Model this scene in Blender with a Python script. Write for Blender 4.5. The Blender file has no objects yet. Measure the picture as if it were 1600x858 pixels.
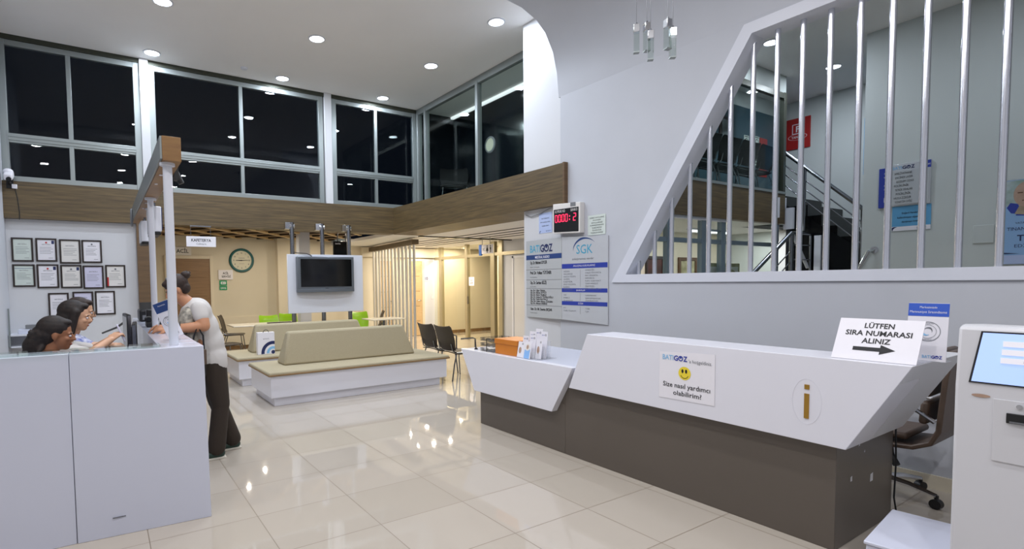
import bpy, bmesh, math, random
from mathutils import Vector, Matrix
random.seed(7)
S = bpy.context.scene
COL = S.collection

# ------------------------------------------------------------------ camera
FPX, YAW, PIT, ROL, CX, CY, EYE = 830.7, .5667, -.0503, .0124, 689.8, 481.9, 1.55
fw = Vector((math.sin(YAW)*math.cos(PIT), math.cos(YAW)*math.cos(PIT), math.sin(PIT)))
rt = Vector((math.cos(YAW), -math.sin(YAW), 0)); dn = fw.cross(rt)
cr, sr = math.cos(ROL), math.sin(ROL)
rt, dn = cr*rt + sr*dn, -sr*rt + cr*dn
cam = bpy.data.cameras.new('camera'); camo = bpy.data.objects.new('camera', cam); COL.objects.link(camo)
M = Matrix(((rt.x, -dn.x, -fw.x, 0), (rt.y, -dn.y, -fw.y, 0), (rt.z, -dn.z, -fw.z, EYE), (0, 0, 0, 1)))
camo.matrix_world = M
cam.sensor_width = 36; cam.lens = FPX/1600*36
cam.shift_x = (800-CX)/1600; cam.shift_y = (CY-429)/1600
cam.clip_start = .05
S.camera = camo

# ------------------------------------------------------------------ world, exposure, big lights
W = bpy.data.worlds.new('night'); S.world = W; W.use_nodes = True
W.node_tree.nodes['Background'].inputs[0].default_value = (.05, .07, .12, 1)
W.node_tree.nodes['Background'].inputs[1].default_value = .06
S.view_settings.view_transform = 'Standard'; S.view_settings.look = 'None'
S.view_settings.gamma = 1; S.view_settings.use_curve_mapping = False
S.view_settings.exposure = 0.0
COOL = (.80, .88, 1.0); NEUT = (.98, .97, 1.0); WARM = (1.0, .89, .73)
P_DOWN = 32; P_LOW = 31; P_CAFE = 13; P_CORR = 22; P_HALL = 30; P_MEZZ = 9; P_ROOM = 24

def lamp(name, loc, power, size, color, rot=(0, 0, 0), shape='DISK', size_y=None, parent=None, spread=180):
    l = bpy.data.lights.new(name, 'AREA'); l.shape = shape; l.size = size
    if size_y: l.size_y = size_y
    l.energy = power; l.color = color; l.spread = math.radians(spread)
    o = bpy.data.objects.new(name, l); COL.objects.link(o)
    o.location = loc; o.rotation_euler = rot
    return o

# ------------------------------------------------------------------ materials
def lin(h):
    h = h.lstrip('#'); v = [int(h[i:i+2], 16)/255 for i in (0, 2, 4)]
    return tuple(x/12.92 if x <= .04045 else ((x+.055)/1.055)**2.4 for x in v) + (1,)
MATS = {}
def mat(name, col, rough=.5, metal=0, spec=.5, noise=0, nscale=8, stretch=(1, 1, 1), col2=None, emit=None, estr=0, alpha=1, bump=0, coat=0):
    m = bpy.data.materials.new(name); m.use_nodes = True
    nt = m.node_tree; b = nt.nodes['Principled BSDF']
    c = lin(col) if isinstance(col, str) else col
    b.inputs['Base Color'].default_value = c
    b.inputs['Roughness'].default_value = rough; b.inputs['Metallic'].default_value = metal
    b.inputs['Specular IOR Level'].default_value = spec
    if coat: b.inputs['Coat Weight'].default_value = coat; b.inputs['Coat Roughness'].default_value = .05
    if alpha < 1: b.inputs['Alpha'].default_value = alpha
    if emit:
        b.inputs['Emission Color'].default_value = lin(emit) if isinstance(emit, str) else emit
        b.inputs['Emission Strength'].default_value = estr
    if noise or col2 or bump:
        tc = nt.nodes.new('ShaderNodeTexCoord'); mp = nt.nodes.new('ShaderNodeMapping')
        mp.inputs['Scale'].default_value = stretch
        n = nt.nodes.new('ShaderNodeTexNoise'); n.inputs['Scale'].default_value = nscale; n.inputs['Detail'].default_value = 5
        nt.links.new(tc.outputs['Object'], mp.inputs[0]); nt.links.new(mp.outputs[0], n.inputs['Vector'])
        r = nt.nodes.new('ShaderNodeValToRGB')
        r.color_ramp.elements[0].position = .3; r.color_ramp.elements[1].position = .72
        if col2: c2 = lin(col2)
        else: c2 = tuple(min(1, x*(1+noise)) for x in c[:3]) + (1,); c = tuple(x*(1-noise) for x in c[:3]) + (1,)
        r.color_ramp.elements[0].color = c; r.color_ramp.elements[1].color = c2
        nt.links.new(n.outputs['Fac'], r.inputs[0])
        if noise or col2: nt.links.new(r.outputs[0], b.inputs['Base Color'])
        if bump:
            bp = nt.nodes.new('ShaderNodeBump'); bp.inputs['Strength'].default_value = bump; bp.inputs['Distance'].default_value = .004
            nt.links.new(n.outputs['Fac'], bp.inputs['Height']); nt.links.new(bp.outputs[0], b.inputs['Normal'])
    MATS[name] = m
    return m
def glass_mat(name, tint, rough=0.0, boost=1.0):
    m = bpy.data.materials.new(name); m.use_nodes = True; nt = m.node_tree
    nt.nodes.remove(nt.nodes['Principled BSDF']); out = nt.nodes['Material Output']
    t = nt.nodes.new('ShaderNodeBsdfTransparent'); t.inputs[0].default_value = tuple(tint) + (1,)
    g = nt.nodes.new('ShaderNodeBsdfGlossy'); g.inputs['Roughness'].default_value = rough; g.inputs[0].default_value = (1, 1, 1, 1)
    f = nt.nodes.new('ShaderNodeLayerWeight'); f.inputs[0].default_value = .5
    pw = nt.nodes.new('ShaderNodeMath'); pw.operation = 'POWER'; pw.inputs[1].default_value = 5
    mu = nt.nodes.new('ShaderNodeMath'); mu.operation = 'MULTIPLY_ADD'; mu.inputs[1].default_value = .9*boost; mu.inputs[2].default_value = .015*boost; mu.use_clamp = True
    nt.links.new(f.outputs['Facing'], pw.inputs[0])
    mx = nt.nodes.new('ShaderNodeMixShader')
    nt.links.new(pw.outputs[0], mu.inputs[0]); nt.links.new(mu.outputs[0], mx.inputs[0])
    nt.links.new(t.outputs[0], mx.inputs[1]); nt.links.new(g.outputs[0], mx.inputs[2]); nt.links.new(mx.outputs[0], out.inputs[0])
    MATS[name] = m
    return m
def tile_mat():
    m = mat('floor_tile', '#c9bfb1', .10, 0, .5)
    nt = m.node_tree; b = nt.nodes['Principled BSDF']
    tc = nt.nodes.new('ShaderNodeTexCoord'); sp = nt.nodes.new('ShaderNodeSeparateXYZ')
    nt.links.new(tc.outputs['Object'], sp.inputs[0])
    def mth(op, a, bb=None):
        n = nt.nodes.new('ShaderNodeMath'); n.operation = op
        for i, v in enumerate((a, bb)):
            if v is None: continue
            if isinstance(v, (int, float)): n.inputs[i].default_value = v
            else: nt.links.new(v, n.inputs[i])
        return n.outputs[0]
    ds = []; ids = []
    for s, off, pitch in ((sp.outputs[0], .816, .633), (sp.outputs[1], 3.60, .570)):
        q = mth('DIVIDE', mth('SUBTRACT', s, off), pitch)
        fl = mth('FLOOR', q); ids.append(fl)
        fr = mth('SUBTRACT', q, fl)
        ds.append(mth('MULTIPLY', mth('SUBTRACT', .5, mth('ABSOLUTE', mth('SUBTRACT', fr, .5))), pitch))
    line = mth('LESS_THAN', mth('MINIMUM', ds[0], ds[1]), .0028)
    cb = nt.nodes.new('ShaderNodeCombineXYZ'); nt.links.new(ids[0], cb.inputs[0]); nt.links.new(ids[1], cb.inputs[1])
    wn = nt.nodes.new('ShaderNodeTexWhiteNoise'); nt.links.new(cb.outputs[0], wn.inputs[0])
    rp = nt.nodes.new('ShaderNodeValToRGB')
    rp.color_ramp.elements[0].color = lin('#b6ada0'); rp.color_ramp.elements[1].color = lin('#bdb4a8')
    nt.links.new(wn.outputs['Value'], rp.inputs[0])
    mx = nt.nodes.new('ShaderNodeMix'); mx.data_type = 'RGBA'
    nt.links.new(line, mx.inputs[0]); nt.links.new(rp.outputs[0], mx.inputs[6]); mx.inputs[7].default_value = lin('#847868')
    nt.links.new(mx.outputs[2], b.inputs['Base Color'])
    rr = mth('ADD', mth('MULTIPLY', line, .4), .03); nt.links.new(rr, b.inputs['Roughness'])
    return m
tile_mat()
mat('wall_white', '#c4c7ce', .55, noise=.012, nscale=3)
mat('wall_strip', '#d6d7da', .55)
mat('ceiling_white', '#efeeed', .7, noise=.01, nscale=2)
mat('trim_white', '#dcdfe8', .35)
mat('cream_wall', '#dbd2bd', .5, noise=.02, nscale=2)
mat('cream_panel', '#e2d8c2', .4)
mat('hall_wall', '#c9cfcd', .55)
mat('hall_ceiling', '#aab2ae', .7)
mat('beam_wood', '#4c3f2a', .45, nscale=3.2, stretch=(.8, .8, 14), col2='#6e5b3b')
mat('beam_end', '#5f4a33', .5, nscale=3, stretch=(1, 1, 10), col2='#6f563a')
mat('slat_wood', '#6a4f33', .5, nscale=4, stretch=(2, 2, 2), col2='#8a6a45')
mat('slat_light', '#c0a274', .5, nscale=4, stretch=(2, 2, 2), col2='#cfb58a')
mat('slat_dark', '#33261a', .6)
mat('overhead_wood', '#7a5632', .45, nscale=3, stretch=(1, 1, 10), col2='#94703f')
mat('door_brown', '#86694a', .4, nscale=3, stretch=(1, 1, 16), col2='#977857')
mat('door_light', '#cbab80', .4, nscale=3, stretch=(1, 1, 16), col2='#d6b98f')
mat('alu', '#939a99', .35, .45)
mat('alu_blue', '#8fa0ad', .35, .5)
mat('alu_warm', '#b3a98c', .35, .5)
mat('dark_frame', '#3f4238', .4, .4)
mat('chrome', '#d8dade', .14, 1)
mat('bar_metal', '#dcdfe8', .2, .75)
mat('tube_metal', '#d6d3cb', .3, .35)
mat('steel', '#8d9096', .25, 1)
mat('white_gloss', '#d4d8e8', .16, 0, .5)
mat('white_lam', '#e4e4ec', .25, 0, .5)
mat('end_white', '#d5d6da', .3, 0, .5)
mat('desk_grey', '#5f574f', .35, 0, .5, noise=.02, nscale=3)
mat('gold', '#b28a3c', .3, .7)
mat('black', '#141416', .45)
mat('black_gloss', '#070708', .08)
mat('black_plastic', '#1c1c1f', .4)
mat('dark_brown_plastic', '#3a3129', .4)
mat('mezz_black', '#0b0c0e', .6, 0, .2)
mat('orange', '#d07c22', .4, noise=.03, nscale=6)
mat('fabric', '#a2977c', .85, nscale=220, col2='#b5aa8e', bump=.15)
mat('fabric_edge', '#8a6d48', .8, nscale=60, col2='#977b55')
mat('lime', '#8fc21a', .3)
mat('table_white', '#e4dfd0', .25)
mat('paper', '#eceaf0', .5)
mat('paper_blue', '#b9c9ee', .5)
mat('paper_cream', '#e5e2de', .5)
mat('paper_mint', '#d3ddd6', .5)
mat('paper_lilac', '#d5d3ea', .5)
mat('frame_dark', '#2b201c', .4)
mat('frame_wood', '#5a3c22', .4)
mat('ink', '#18181c', .6)
mat('ink_soft', '#6e7076', .6)
mat('blue_ink', '#2b3ea0', .5)
mat('blue', '#2338b4', .4)
mat('toilet_blue', '#2b5fae', .4)
mat('header_blue', '#3a5fc4', .4)
mat('navy', '#26437c', .4)
mat('navy_dark', '#1e2a5c', .5)
mat('sky_blue', '#5fa3cf', .4)
mat('cyan_ink', '#3aa2c4', .5)
mat('light_cyan', '#86bfe8', .5)
mat('brochure_blue', '#8fbdf2', .4)
mat('silver_panel', '#c3c7ca', .3, .2)
mat('silver_panel_light', '#cbced2', .3, .2)
mat('green_sign', '#1d9a68', .4)
mat('teal', '#0f5a5a', .3)
mat('dial', '#dcd8c2', .4)
mat('red_sign', '#a81f1c', .35)
mat('red', '#c01f22', .4)
mat('yellow', '#f0d83a', .4)
mat('screen_off', '#050506', .1)
mat('tv_grey', '#6f757c', .3, .4)
mat('led', '#ff2a50', .4, emit='#ff2a50', estr=3)
mat('screen_lit', '#9db6ea', .3, emit='#a4bdf2', estr=.75)
mat('screen_bar', '#cfd0da', .4, emit='#d8d4d8', estr=.55)
mat('lamp_glow', '#ffffff', .4, emit=(.86, .93, 1, 1), estr=14)
mat('lamp_glow_warm', '#fff2da', .4, emit=(1, .86, .62, 1), estr=5)
mat('tube_glow', '#ffffff', .4, emit=(.92, .96, 1, 1), estr=4)
mat('skin', '#c08a68', .5, noise=.03, nscale=12)
mat('skin_dark', '#9a6748', .5, noise=.03, nscale=12)
mat('skin_pale', '#cfa283', .5, noise=.03, nscale=12)
mat('hair', '#120d0b', .65, nscale=40, col2='#2a1e19', bump=.5)
mat('hair_brown', '#1e130e', .65, nscale=40, col2='#3a2820', bump=.5)
mat('lips', '#8f4a3e', .4)
mat('shirt_white', '#c8c5c2', .8, bump=.3, nscale=9)
mat('shirt_print', '#bdb7a8', .8, nscale=26, col2='#5f5d5a')
mat('shirt_check', '#e2e4ee', .8, nscale=30, col2='#3c55a8')
mat('trousers', '#30261d', .8, bump=.3, nscale=10)
mat('shoe_green', '#1f3a30', .5)
mat('sole', '#d9d4c6', .5)
mat('leather', '#57463a', .45, bump=.4, nscale=14, noise=.05)
mat('granite', '#0b0c0f', .2, 0, .25, noise=.3, nscale=60)
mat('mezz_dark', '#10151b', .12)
mat('mezz_teal', '#35505c', .35)
mat('grey_plastic', '#7d7f82', .4)
mat('kiosk_white', '#d4d4d8', .3)
mat('painting_a', '#5b2a22', .5, nscale=5, col2='#2a1a16')
mat('painting_b', '#7d7a52', .5, nscale=6, col2='#c9c3a0')
mat('painting_c', '#a98f63', .5, nscale=5, col2='#4a4a38')
mat('painting_d', '#23282c', .5, nscale=4, col2='#8a8f92')
mat('poster_photo', '#7f9a86', .5, nscale=5, col2='#c6d2dc')
mat('poster_blue', '#8fb6e2', .4)
mat('poster_scarf', '#b5a58c', .6, nscale=14, col2='#8d7d68')
mat('face_tone', '#a98a76', .5, nscale=6, col2='#c0a592')
mat('acrylic', '#d9dce2', .1, alpha=.25)
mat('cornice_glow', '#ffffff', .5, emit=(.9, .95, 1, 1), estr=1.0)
glass_mat('night_glass', (.82, .86, .88), 0, 1.0)
glass_mat('clear_glass', (.88, .92, .90), 0, .45)
glass_mat('warm_glass', (.93, .92, .85), 0.02, 1.0)
glass_mat('pendant_glass', (.86, .90, .88), .05, 1.6)

# ------------------------------------------------------------------ mesh builder
class MB:
    def __init__(s): s.bm = bmesh.new()
    def face(s, pts):
        vs = [s.bm.verts.new(Vector(p)) for p in pts]; s.bm.faces.new(vs); return s
    def box(s, x0, y0, z0, x1, y1, z1, T=None):
        g = bmesh.ops.create_cube(s.bm, size=1)['verts']
        m = Matrix.Translation(((x0+x1)/2, (y0+y1)/2, (z0+z1)/2)) @ Matrix.Diagonal((abs(x1-x0), abs(y1-y0), abs(z1-z0), 1))
        bmesh.ops.transform(s.bm, matrix=(T @ m) if T else m, verts=g); return s
    def obox(s, c, size, R=None):
        g = bmesh.ops.create_cube(s.bm, size=1)['verts']
        m = Matrix.Translation(c) @ (R.to_4x4() if R else Matrix()) @ Matrix.Diagonal((*size, 1))
        bmesh.ops.transform(s.bm, matrix=m, verts=g); return s
    def cyl(s, p, q, r, r2=None, n=16):
        p, q = Vector(p), Vector(q); d = q-p
        g = bmesh.ops.create_cone(s.bm, cap_ends=True, segments=n, radius1=r, radius2=r if r2 is None else r2, depth=d.length)['verts']
        m = Matrix.Translation((p+q)/2) @ d.to_track_quat('Z', 'Y').to_matrix().to_4x4()
        bmesh.ops.transform(s.bm, matrix=m, verts=g); return s
    def ball(s, c, r, R=None, n=16):
        g = bmesh.ops.create_uvsphere(s.bm, u_segments=n, v_segments=max(6, n//2), radius=1)['verts']
        r = (r, r, r) if isinstance(r, (int, float)) else r
        bmesh.ops.transform(s.bm, matrix=Matrix.Translation(c) @ (R.to_4x4() if R else Matrix()) @ Matrix.Diagonal((*r, 1)), verts=g); return s
    def tube(s, pts, r, n=8):
        pts = [Vector(p) for p in pts]; rings = []
        up = None
        for i, p in enumerate(pts):
            d = (pts[min(i+1, len(pts)-1)] - pts[max(i-1, 0)]).normalized()
            if up is None:
                up = Vector((0, 0, 1)) if abs(d.z) < .9 else Vector((1, 0, 0))
            a = d.cross(up).normalized(); up = a.cross(d).normalized()
            rr = r[i] if isinstance(r, (list, tuple)) else r
            rings.append([s.bm.verts.new(p + a*math.cos(t)*rr + up*math.sin(t)*rr) for t in (2*math.pi*k/n for k in range(n))])
        for A, B in zip(rings, rings[1:]):
            for k in range(n): s.bm.faces.new((A[k], A[(k+1) % n], B[(k+1) % n], B[k]))
        s.bm.faces.new(rings[0][::-1]); s.bm.faces.new(rings[-1]); return s
    def prism(s, pts, vec):
        vec = Vector(vec); a = [s.bm.verts.new(Vector(p)) for p in pts]; b = [s.bm.verts.new(Vector(p)+vec) for p in pts]
        s.bm.faces.new(a); s.bm.faces.new(b[::-1]); n = len(a)
        for i in range(n): s.bm.faces.new((a[i], b[i], b[(i+1) % n], a[(i+1) % n]))
        return s
    def lathe(s, prof, c=(0, 0, 0), n=24, T=None, ring=False):
        c = Vector(c); rings = []
        for r, z in prof:
            rings.append([s.bm.verts.new(Vector((r*math.cos(2*math.pi*k/n), r*math.sin(2*math.pi*k/n), z))) for k in range(n)])
        for A, B in zip(rings, rings[1:]):
            for k in range(n): s.bm.faces.new((A[k], A[(k+1) % n], B[(k+1) % n], B[k]))
        if ring:
            for k in range(n): s.bm.faces.new((rings[-1][k], rings[-1][(k+1) % n], rings[0][(k+1) % n], rings[0][k]))
        else: s.bm.faces.new(rings[0][::-1]); s.bm.faces.new(rings[-1])
        m = Matrix.Translation(c) @ (T or Matrix())
        bmesh.ops.transform(s.bm, matrix=m, verts=[v for R in rings for v in R]); return s
    def sheet(s, prof, w, th, bulge=0, nw=8, taper=None):
        # profile list of (y,z), swept across x from -w/2..w/2, bulged, solid thickness th
        A = []; n = len(prof)
        for side in (0, 1):
            G = []
            for i, (y, z) in enumerate(prof):
                y2, z2 = prof[min(i+1, n-1)]; y1, z1 = prof[max(i-1, 0)]
                L = math.hypot(y2-y1, z2-z1) or 1; ny, nz = -(z2-z1)/L, (y2-y1)/L
                row = []
                for k in range(nw+1):
                    x = k/nw*2-1; wi = w*(taper[i] if taper else 1)
                    o = bulge*x*x + side*th
                    row.append(s.bm.verts.new((x*wi/2, y+ny*o, z+nz*o)))
                G.append(row)
            A.append(G)
        for side in (0, 1):
            for i in range(n-1):
                for k in range(nw):
                    f = (A[side][i][k], A[side][i][k+1], A[side][i+1][k+1], A[side][i+1][k])
                    s.bm.faces.new(f if side else f[::-1])
        for i in range(n-1):
            for k, fl in ((0, 0), (nw, 1)):
                f = (A[0][i][k], A[0][i+1][k], A[1][i+1][k], A[1][i][k]); s.bm.faces.new(f if not fl else f[::-1])
        for k in range(nw):
            for i, fl in ((0, 1), (n-1, 0)):
                f = (A[0][i][k], A[0][i][k+1], A[1][i][k+1], A[1][i][k]); s.bm.faces.new(f if not fl else f[::-1])
        return s

WM = {}
def wm(o): return WM.get(o.name, Matrix()) if o else Matrix()
def link(name, me, m, parent, bevel=0, smooth=False, seg=2):
    if m: me.materials.append(MATS[m] if isinstance(m, str) else m)
    o = bpy.data.objects.new(name, me); COL.objects.link(o)
    if parent: o.parent = parent
    WM[o.name] = wm(parent) if parent else Matrix()
    if smooth:
        for p in me.polygons: p.use_smooth = True
    if bevel:
        b = o.modifiers.new('bevel', 'BEVEL'); b.width = bevel; b.segments = seg; b.limit_method = 'ANGLE'; b.angle_limit = math.radians(40)
    return o
def smooth_by_angle(me, ang=40):
    for p in me.polygons: p.use_smooth = True
    bm = bmesh.new(); bm.from_mesh(me)
    for e in bm.edges:
        if len(e.link_faces) != 2 or e.calc_face_angle(0) > math.radians(ang): e.smooth = False
    bm.to_mesh(me); bm.free()
def part(name, mb, m, parent, bevel=0, smooth=True, label=None):
    """one mesh object; coordinates are world, converted into the parent's frame"""
    me = bpy.data.meshes.new(name); bmesh.ops.recalc_face_normals(mb.bm, faces=mb.bm.faces)
    mb.bm.to_mesh(me); mb.bm.free()
    me.transform(wm(parent).inverted())
    if smooth: smooth_by_angle(me)
    o = link(name, me, m, parent, bevel)
    if label: o['label'] = label
    return o
def tag(o, label, cat, group=None):
    o['label'] = label; o['category'] = cat
    if group: o['group'] = group
    return o
def thing(name, label, cat, loc=(0, 0, 0), rz=0, group=None):
    o = bpy.data.objects.new(name, None); COL.objects.link(o); o.empty_display_size = .1
    o.location = loc; o.rotation_euler = (0, 0, rz)
    WM[o.name] = Matrix.Translation(loc) @ Matrix.Rotation(rz, 4, 'Z')
    return tag(o, label, cat, group)
def single(name, mb, m, label, cat, group=None, bevel=0, smooth=True):
    me = bpy.data.meshes.new(name); bmesh.ops.recalc_face_normals(mb.bm, faces=mb.bm.faces)
    vs = [v.co for v in mb.bm.verts]
    c = Vector(((min(v.x for v in vs)+max(v.x for v in vs))/2, (min(v.y for v in vs)+max(v.y for v in vs))/2, min(v.z for v in vs)))
    mb.bm.to_mesh(me); mb.bm.free(); me.transform(Matrix.Translation(-c))
    if smooth: smooth_by_angle(me)
    o = link(name, me, m, None, bevel); o.location = c; WM[o.name] = Matrix.Translation(c)
    return tag(o, label, cat, group)
def struct(name, mb, m, parent=None, bevel=0, label=None):
    o = part(name, mb, m, parent, bevel)
    if not parent: o['kind'] = 'structure'
    if label: o['label'] = label
    return o
def dup(root, loc, rz=None, label=None, group=None):
    r = root.copy(); COL.objects.link(r); r.location = loc
    if rz is not None: r.rotation_euler = (0, 0, rz)
    if label: r['label'] = label
    if group: r['group'] = group
    WM[r.name] = Matrix.Translation(loc) @ Matrix.Rotation(r.rotation_euler.z, 4, 'Z')
    for ch in [c for c in bpy.data.objects if c.parent == root]:
        c = ch.copy(); COL.objects.link(c); c.parent = r
        for g in [g for g in bpy.data.objects if g.parent == ch]:
            d = g.copy(); COL.objects.link(d); d.parent = c
    return r

FONT_CACHE = {}
def text_verts(s, bold=0):
    k = (s, bold)
    if k in FONT_CACHE: return FONT_CACHE[k]
    cu = bpy.data.curves.new('lettering', 'FONT'); cu.body = s; cu.size = 1; cu.resolution_u = 2; cu.offset = bold
    o = bpy.data.objects.new('lettering', cu); COL.objects.link(o)
    dg = bpy.context.evaluated_depsgraph_get(); dg.update()
    me = bpy.data.meshes.new_from_object(o.evaluated_get(dg))
    v = [tuple(x.co) for x in me.vertices]; f = [tuple(p.vertices) for p in me.polygons]
    bpy.data.objects.remove(o); bpy.data.curves.remove(cu); bpy.data.meshes.remove(me)
    FONT_CACHE[k] = (v, f); return v, f
def lettering(name, lines, m, parent, O, U, V, off=.0015, label=None):
    """lines: (string, x, y, cap height, width or None, align l/c/r, bold) in the plane O + x U + y V"""
    O, U, V = Vector(O), Vector(U).normalized(), Vector(V).normalized(); N = U.cross(V)
    mb = MB()
    for L in lines:
        s, x, y, h = L[:4]; w = L[4] if len(L) > 4 else None; al = L[5] if len(L) > 5 else 'l'; bd = L[6] if len(L) > 6 else 0
        vs, fs = text_verts(s, bd)
        if not vs: continue
        x0 = min(v[0] for v in vs); x1 = max(v[0] for v in vs)
        sy = h/.72; sx = sy if not w else w/max(1e-6, x1-x0)
        wd = (x1-x0)*sx; ox = x - (wd/2 if al == 'c' else wd if al == 'r' else 0)
        bv = [mb.bm.verts.new(O + U*(ox+(v[0]-x0)*sx) + V*(y+v[1]*sy) + N*off) for v in vs]
        for f in fs:
            try: mb.bm.faces.new([bv[i] for i in f])
            except ValueError: pass
    me = bpy.data.meshes.new(name); mb.bm.to_mesh(me); mb.bm.free()
    me.transform(wm(parent).inverted())
    o = link(name, me, m, parent)
    if label: o['label'] = label
    return o
def shapes(name, polys, m, parent, O, U, V, off=.001, label=None, th=0):
    """flat printed shapes (lists of (x,y)) in the plane of a sign"""
    O, U, V = Vector(O), Vector(U).normalized(), Vector(V).normalized(); N = U.cross(V)
    mb = MB()
    for P in polys: mb.face([O + U*x + V*y + N*off for x, y in P])
    me = bpy.data.meshes.new(name); mb.bm.to_mesh(me); mb.bm.free(); me.transform(wm(parent).inverted())
    o = link(name, me, m, parent)
    if label: o['label'] = label
    return o
def rect(x0, y0, x1, y1): return [(x0, y0), (x1, y0), (x1, y1), (x0, y1)]
def disc(x, y, r, n=24, ry=None): return [(x+r*math.cos(2*math.pi*k/n), y+(ry or r)*math.sin(2*math.pi*k/n)) for k in range(n)]
def arc(x, y, r0, r1, a0, a1, n=16, taper=False, ry=1):
    out = []
    for i in range(n):
        q = []
        for j in (i, i+1):
            t = j/n; a = math.radians(a0+(a1-a0)*t); rr = r0 + (r1-r0)*((1-abs(2*t-1)) if taper else 1)
            q.append(((x+r0*math.cos(a), y+r0*ry*math.sin(a)), (x+rr*math.cos(a), y+rr*ry*math.sin(a))))
        out.append([q[0][0], q[1][0], q[1][1], q[0][1]])
    return out
def textlines(x0, x1, ys, h, rag=.35):
    return [rect(x0, y, x1-(x1-x0)*random.random()*rag, y+h) for y in ys]
UX, UY, UZ = (1, 0, 0), (0, 1, 0), (0, 0, 1)
RX = (0, -1, 0)      # reading direction on a wall whose face looks to -X
def blob(parts, voxel=.008, smooth=4):
    """one continuous surface from tapered limbs (p, r, q, r2) and ellipsoids (c, radii, R)"""
    mb = MB()
    for s in parts:
        if len(s) == 4:
            p, r, q, r2 = s; p, q = Vector(p), Vector(q)
            mb.cyl(p, q, r, r2, 20); mb.ball(p, r, None, 16); mb.ball(q, r2, None, 16)
        else:
            c, r, R = s; mb.ball(c, r, R, 20)
    me = bpy.data.meshes.new('blob'); mb.bm.to_mesh(me); mb.bm.free()
    o = bpy.data.objects.new('blob', me); COL.objects.link(o)
    r = o.modifiers.new('r', 'REMESH'); r.mode = 'VOXEL'; r.voxel_size = voxel
    if smooth:
        sm = o.modifiers.new('s', 'SMOOTH'); sm.factor = .5; sm.iterations = smooth
    dg = bpy.context.evaluated_depsgraph_get(); dg.update()
    out = bpy.data.meshes.new_from_object(o.evaluated_get(dg))
    bpy.data.objects.remove(o); bpy.data.meshes.remove(me)
    for p in out.polygons: p.use_smooth = True
    return out
def bpart(name, parts, m, parent, voxel=.008, smooth=4, label=None):
    me = blob(parts, voxel, smooth); me.name = name
    me.materials.clear(); me.transform(wm(parent).inverted())
    o = link(name, me, m, parent)
    if label: o['label'] = label
    return o
# ================================================================== the setting
struct('floor', MB().box(-4, -3, -.1, 15.2, 14, 0), 'floor_tile')
struct('ceiling', MB().box(-4, 5.1, 5.1, 12.3, 9.95, 5.3).box(5.25, -3, 5.1, 12.3, 5.1, 5.3), 'ceiling_white')
cv = [(5.05, 3.9), (5.035, 4.05), (5.02, 4.2), (4.95, 4.45), (4.82, 4.66), (4.67, 4.78), (4.43, 4.87), (4.18, 4.9)]
struct('trim_1', MB().prism([(x, 5.06, z) for x, z in cv] + [(4.18, 5.06, 5.2), (5.25, 5.06, 5.2), (5.25, 5.06, 3.9)], (0, -8.06, 0)), 'wall_white')
struct('trim_2', MB().box(-4, -3, 4.9, 4.18, 5.1, 5.2), 'ceiling_white')
# right wall with the slanted opening
rw = MB().box(5.05, -3, 0, 5.25, 5.03, 1.515)
rw.prism([(5.05, 5.03, 1.515), (5.05, 4.19, 1.515), (5.05, 2.70, 3.86), (5.05, 2.70, 3.9), (5.05, 5.03, 3.9)], (.2, 0, 0))
rw.box(5.05, -3, 3.86, 5.25, 2.70, 3.9).box(5.05, -3, 1.515, 5.25, .3, 3.86)
struct('wall_right', rw, 'wall_white')
struct('wall_right_end', MB().box(5.08, 5.03, 0, 5.25, 5.77, 5.1), 'wall_strip')  # same wall in a paler tone: downlight brightness put into the colour
struct('trim_3', MB().prism([(5.03, .3, 1.515), (5.03, 4.19, 1.515), (5.03, 4.133, 1.605), (5.03, .3, 1.605)], (.24, 0, 0))
       .prism([(5.03, 4.133, 1.605), (5.03, 3.99, 1.605), (5.03, 2.63, 3.757), (5.03, 2.70, 3.86)], (.24, 0, 0))
       .prism([(5.03, .3, 3.757), (5.03, 2.63, 3.757), (5.03, 2.70, 3.86), (5.03, .3, 3.86)], (.24, 0, 0)), 'trim_white')
struct('baseboard_right', MB().box(5.035, -3, 0, 5.05, 5.03, .1), 'cream_panel')
struct('wall_left', MB().box(-1.33, 7.6, 0, -1.13, 9.95, 5.1), 'wall_white')
struct('wall_front', MB().box(-4, -3.2, 0, 5.25, -3, 5), 'wall_white')
struct('wall_side', MB().box(-4.2, -3, 0, -4, 9.95, 5.2).box(-4, 9.75, 0, -1.33, 9.95, 5.1), 'wall_white')
struct('wall_back', MB().box(-1.13, 9.72, 0, .48, 9.9, 2.52), 'wall_strip')
struct('column_wood', MB().box(.48, 9.6, 0, .66, 9.9, 2.52), 'beam_end')
# wooden fascia beams under the upper windows
struct('beam_back', MB().box(-1.13, 9.6, 2.52, 5.02, 9.9, 3.04), 'beam_wood')
struct('beam_side', MB().box(4.995, 4.93, 2.522, 5.075, 9.602, 3.042), 'beam_wood')
struct('beam_side_end', MB().box(4.985, 4.90, 2.515, 5.05, 4.93, 3.047), 'beam_end')
struct('beam_shelf', MB().box(5.075, 5.77, 2.522, 5.75, 9.75, 3.03), 'beam_wood')
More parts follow.
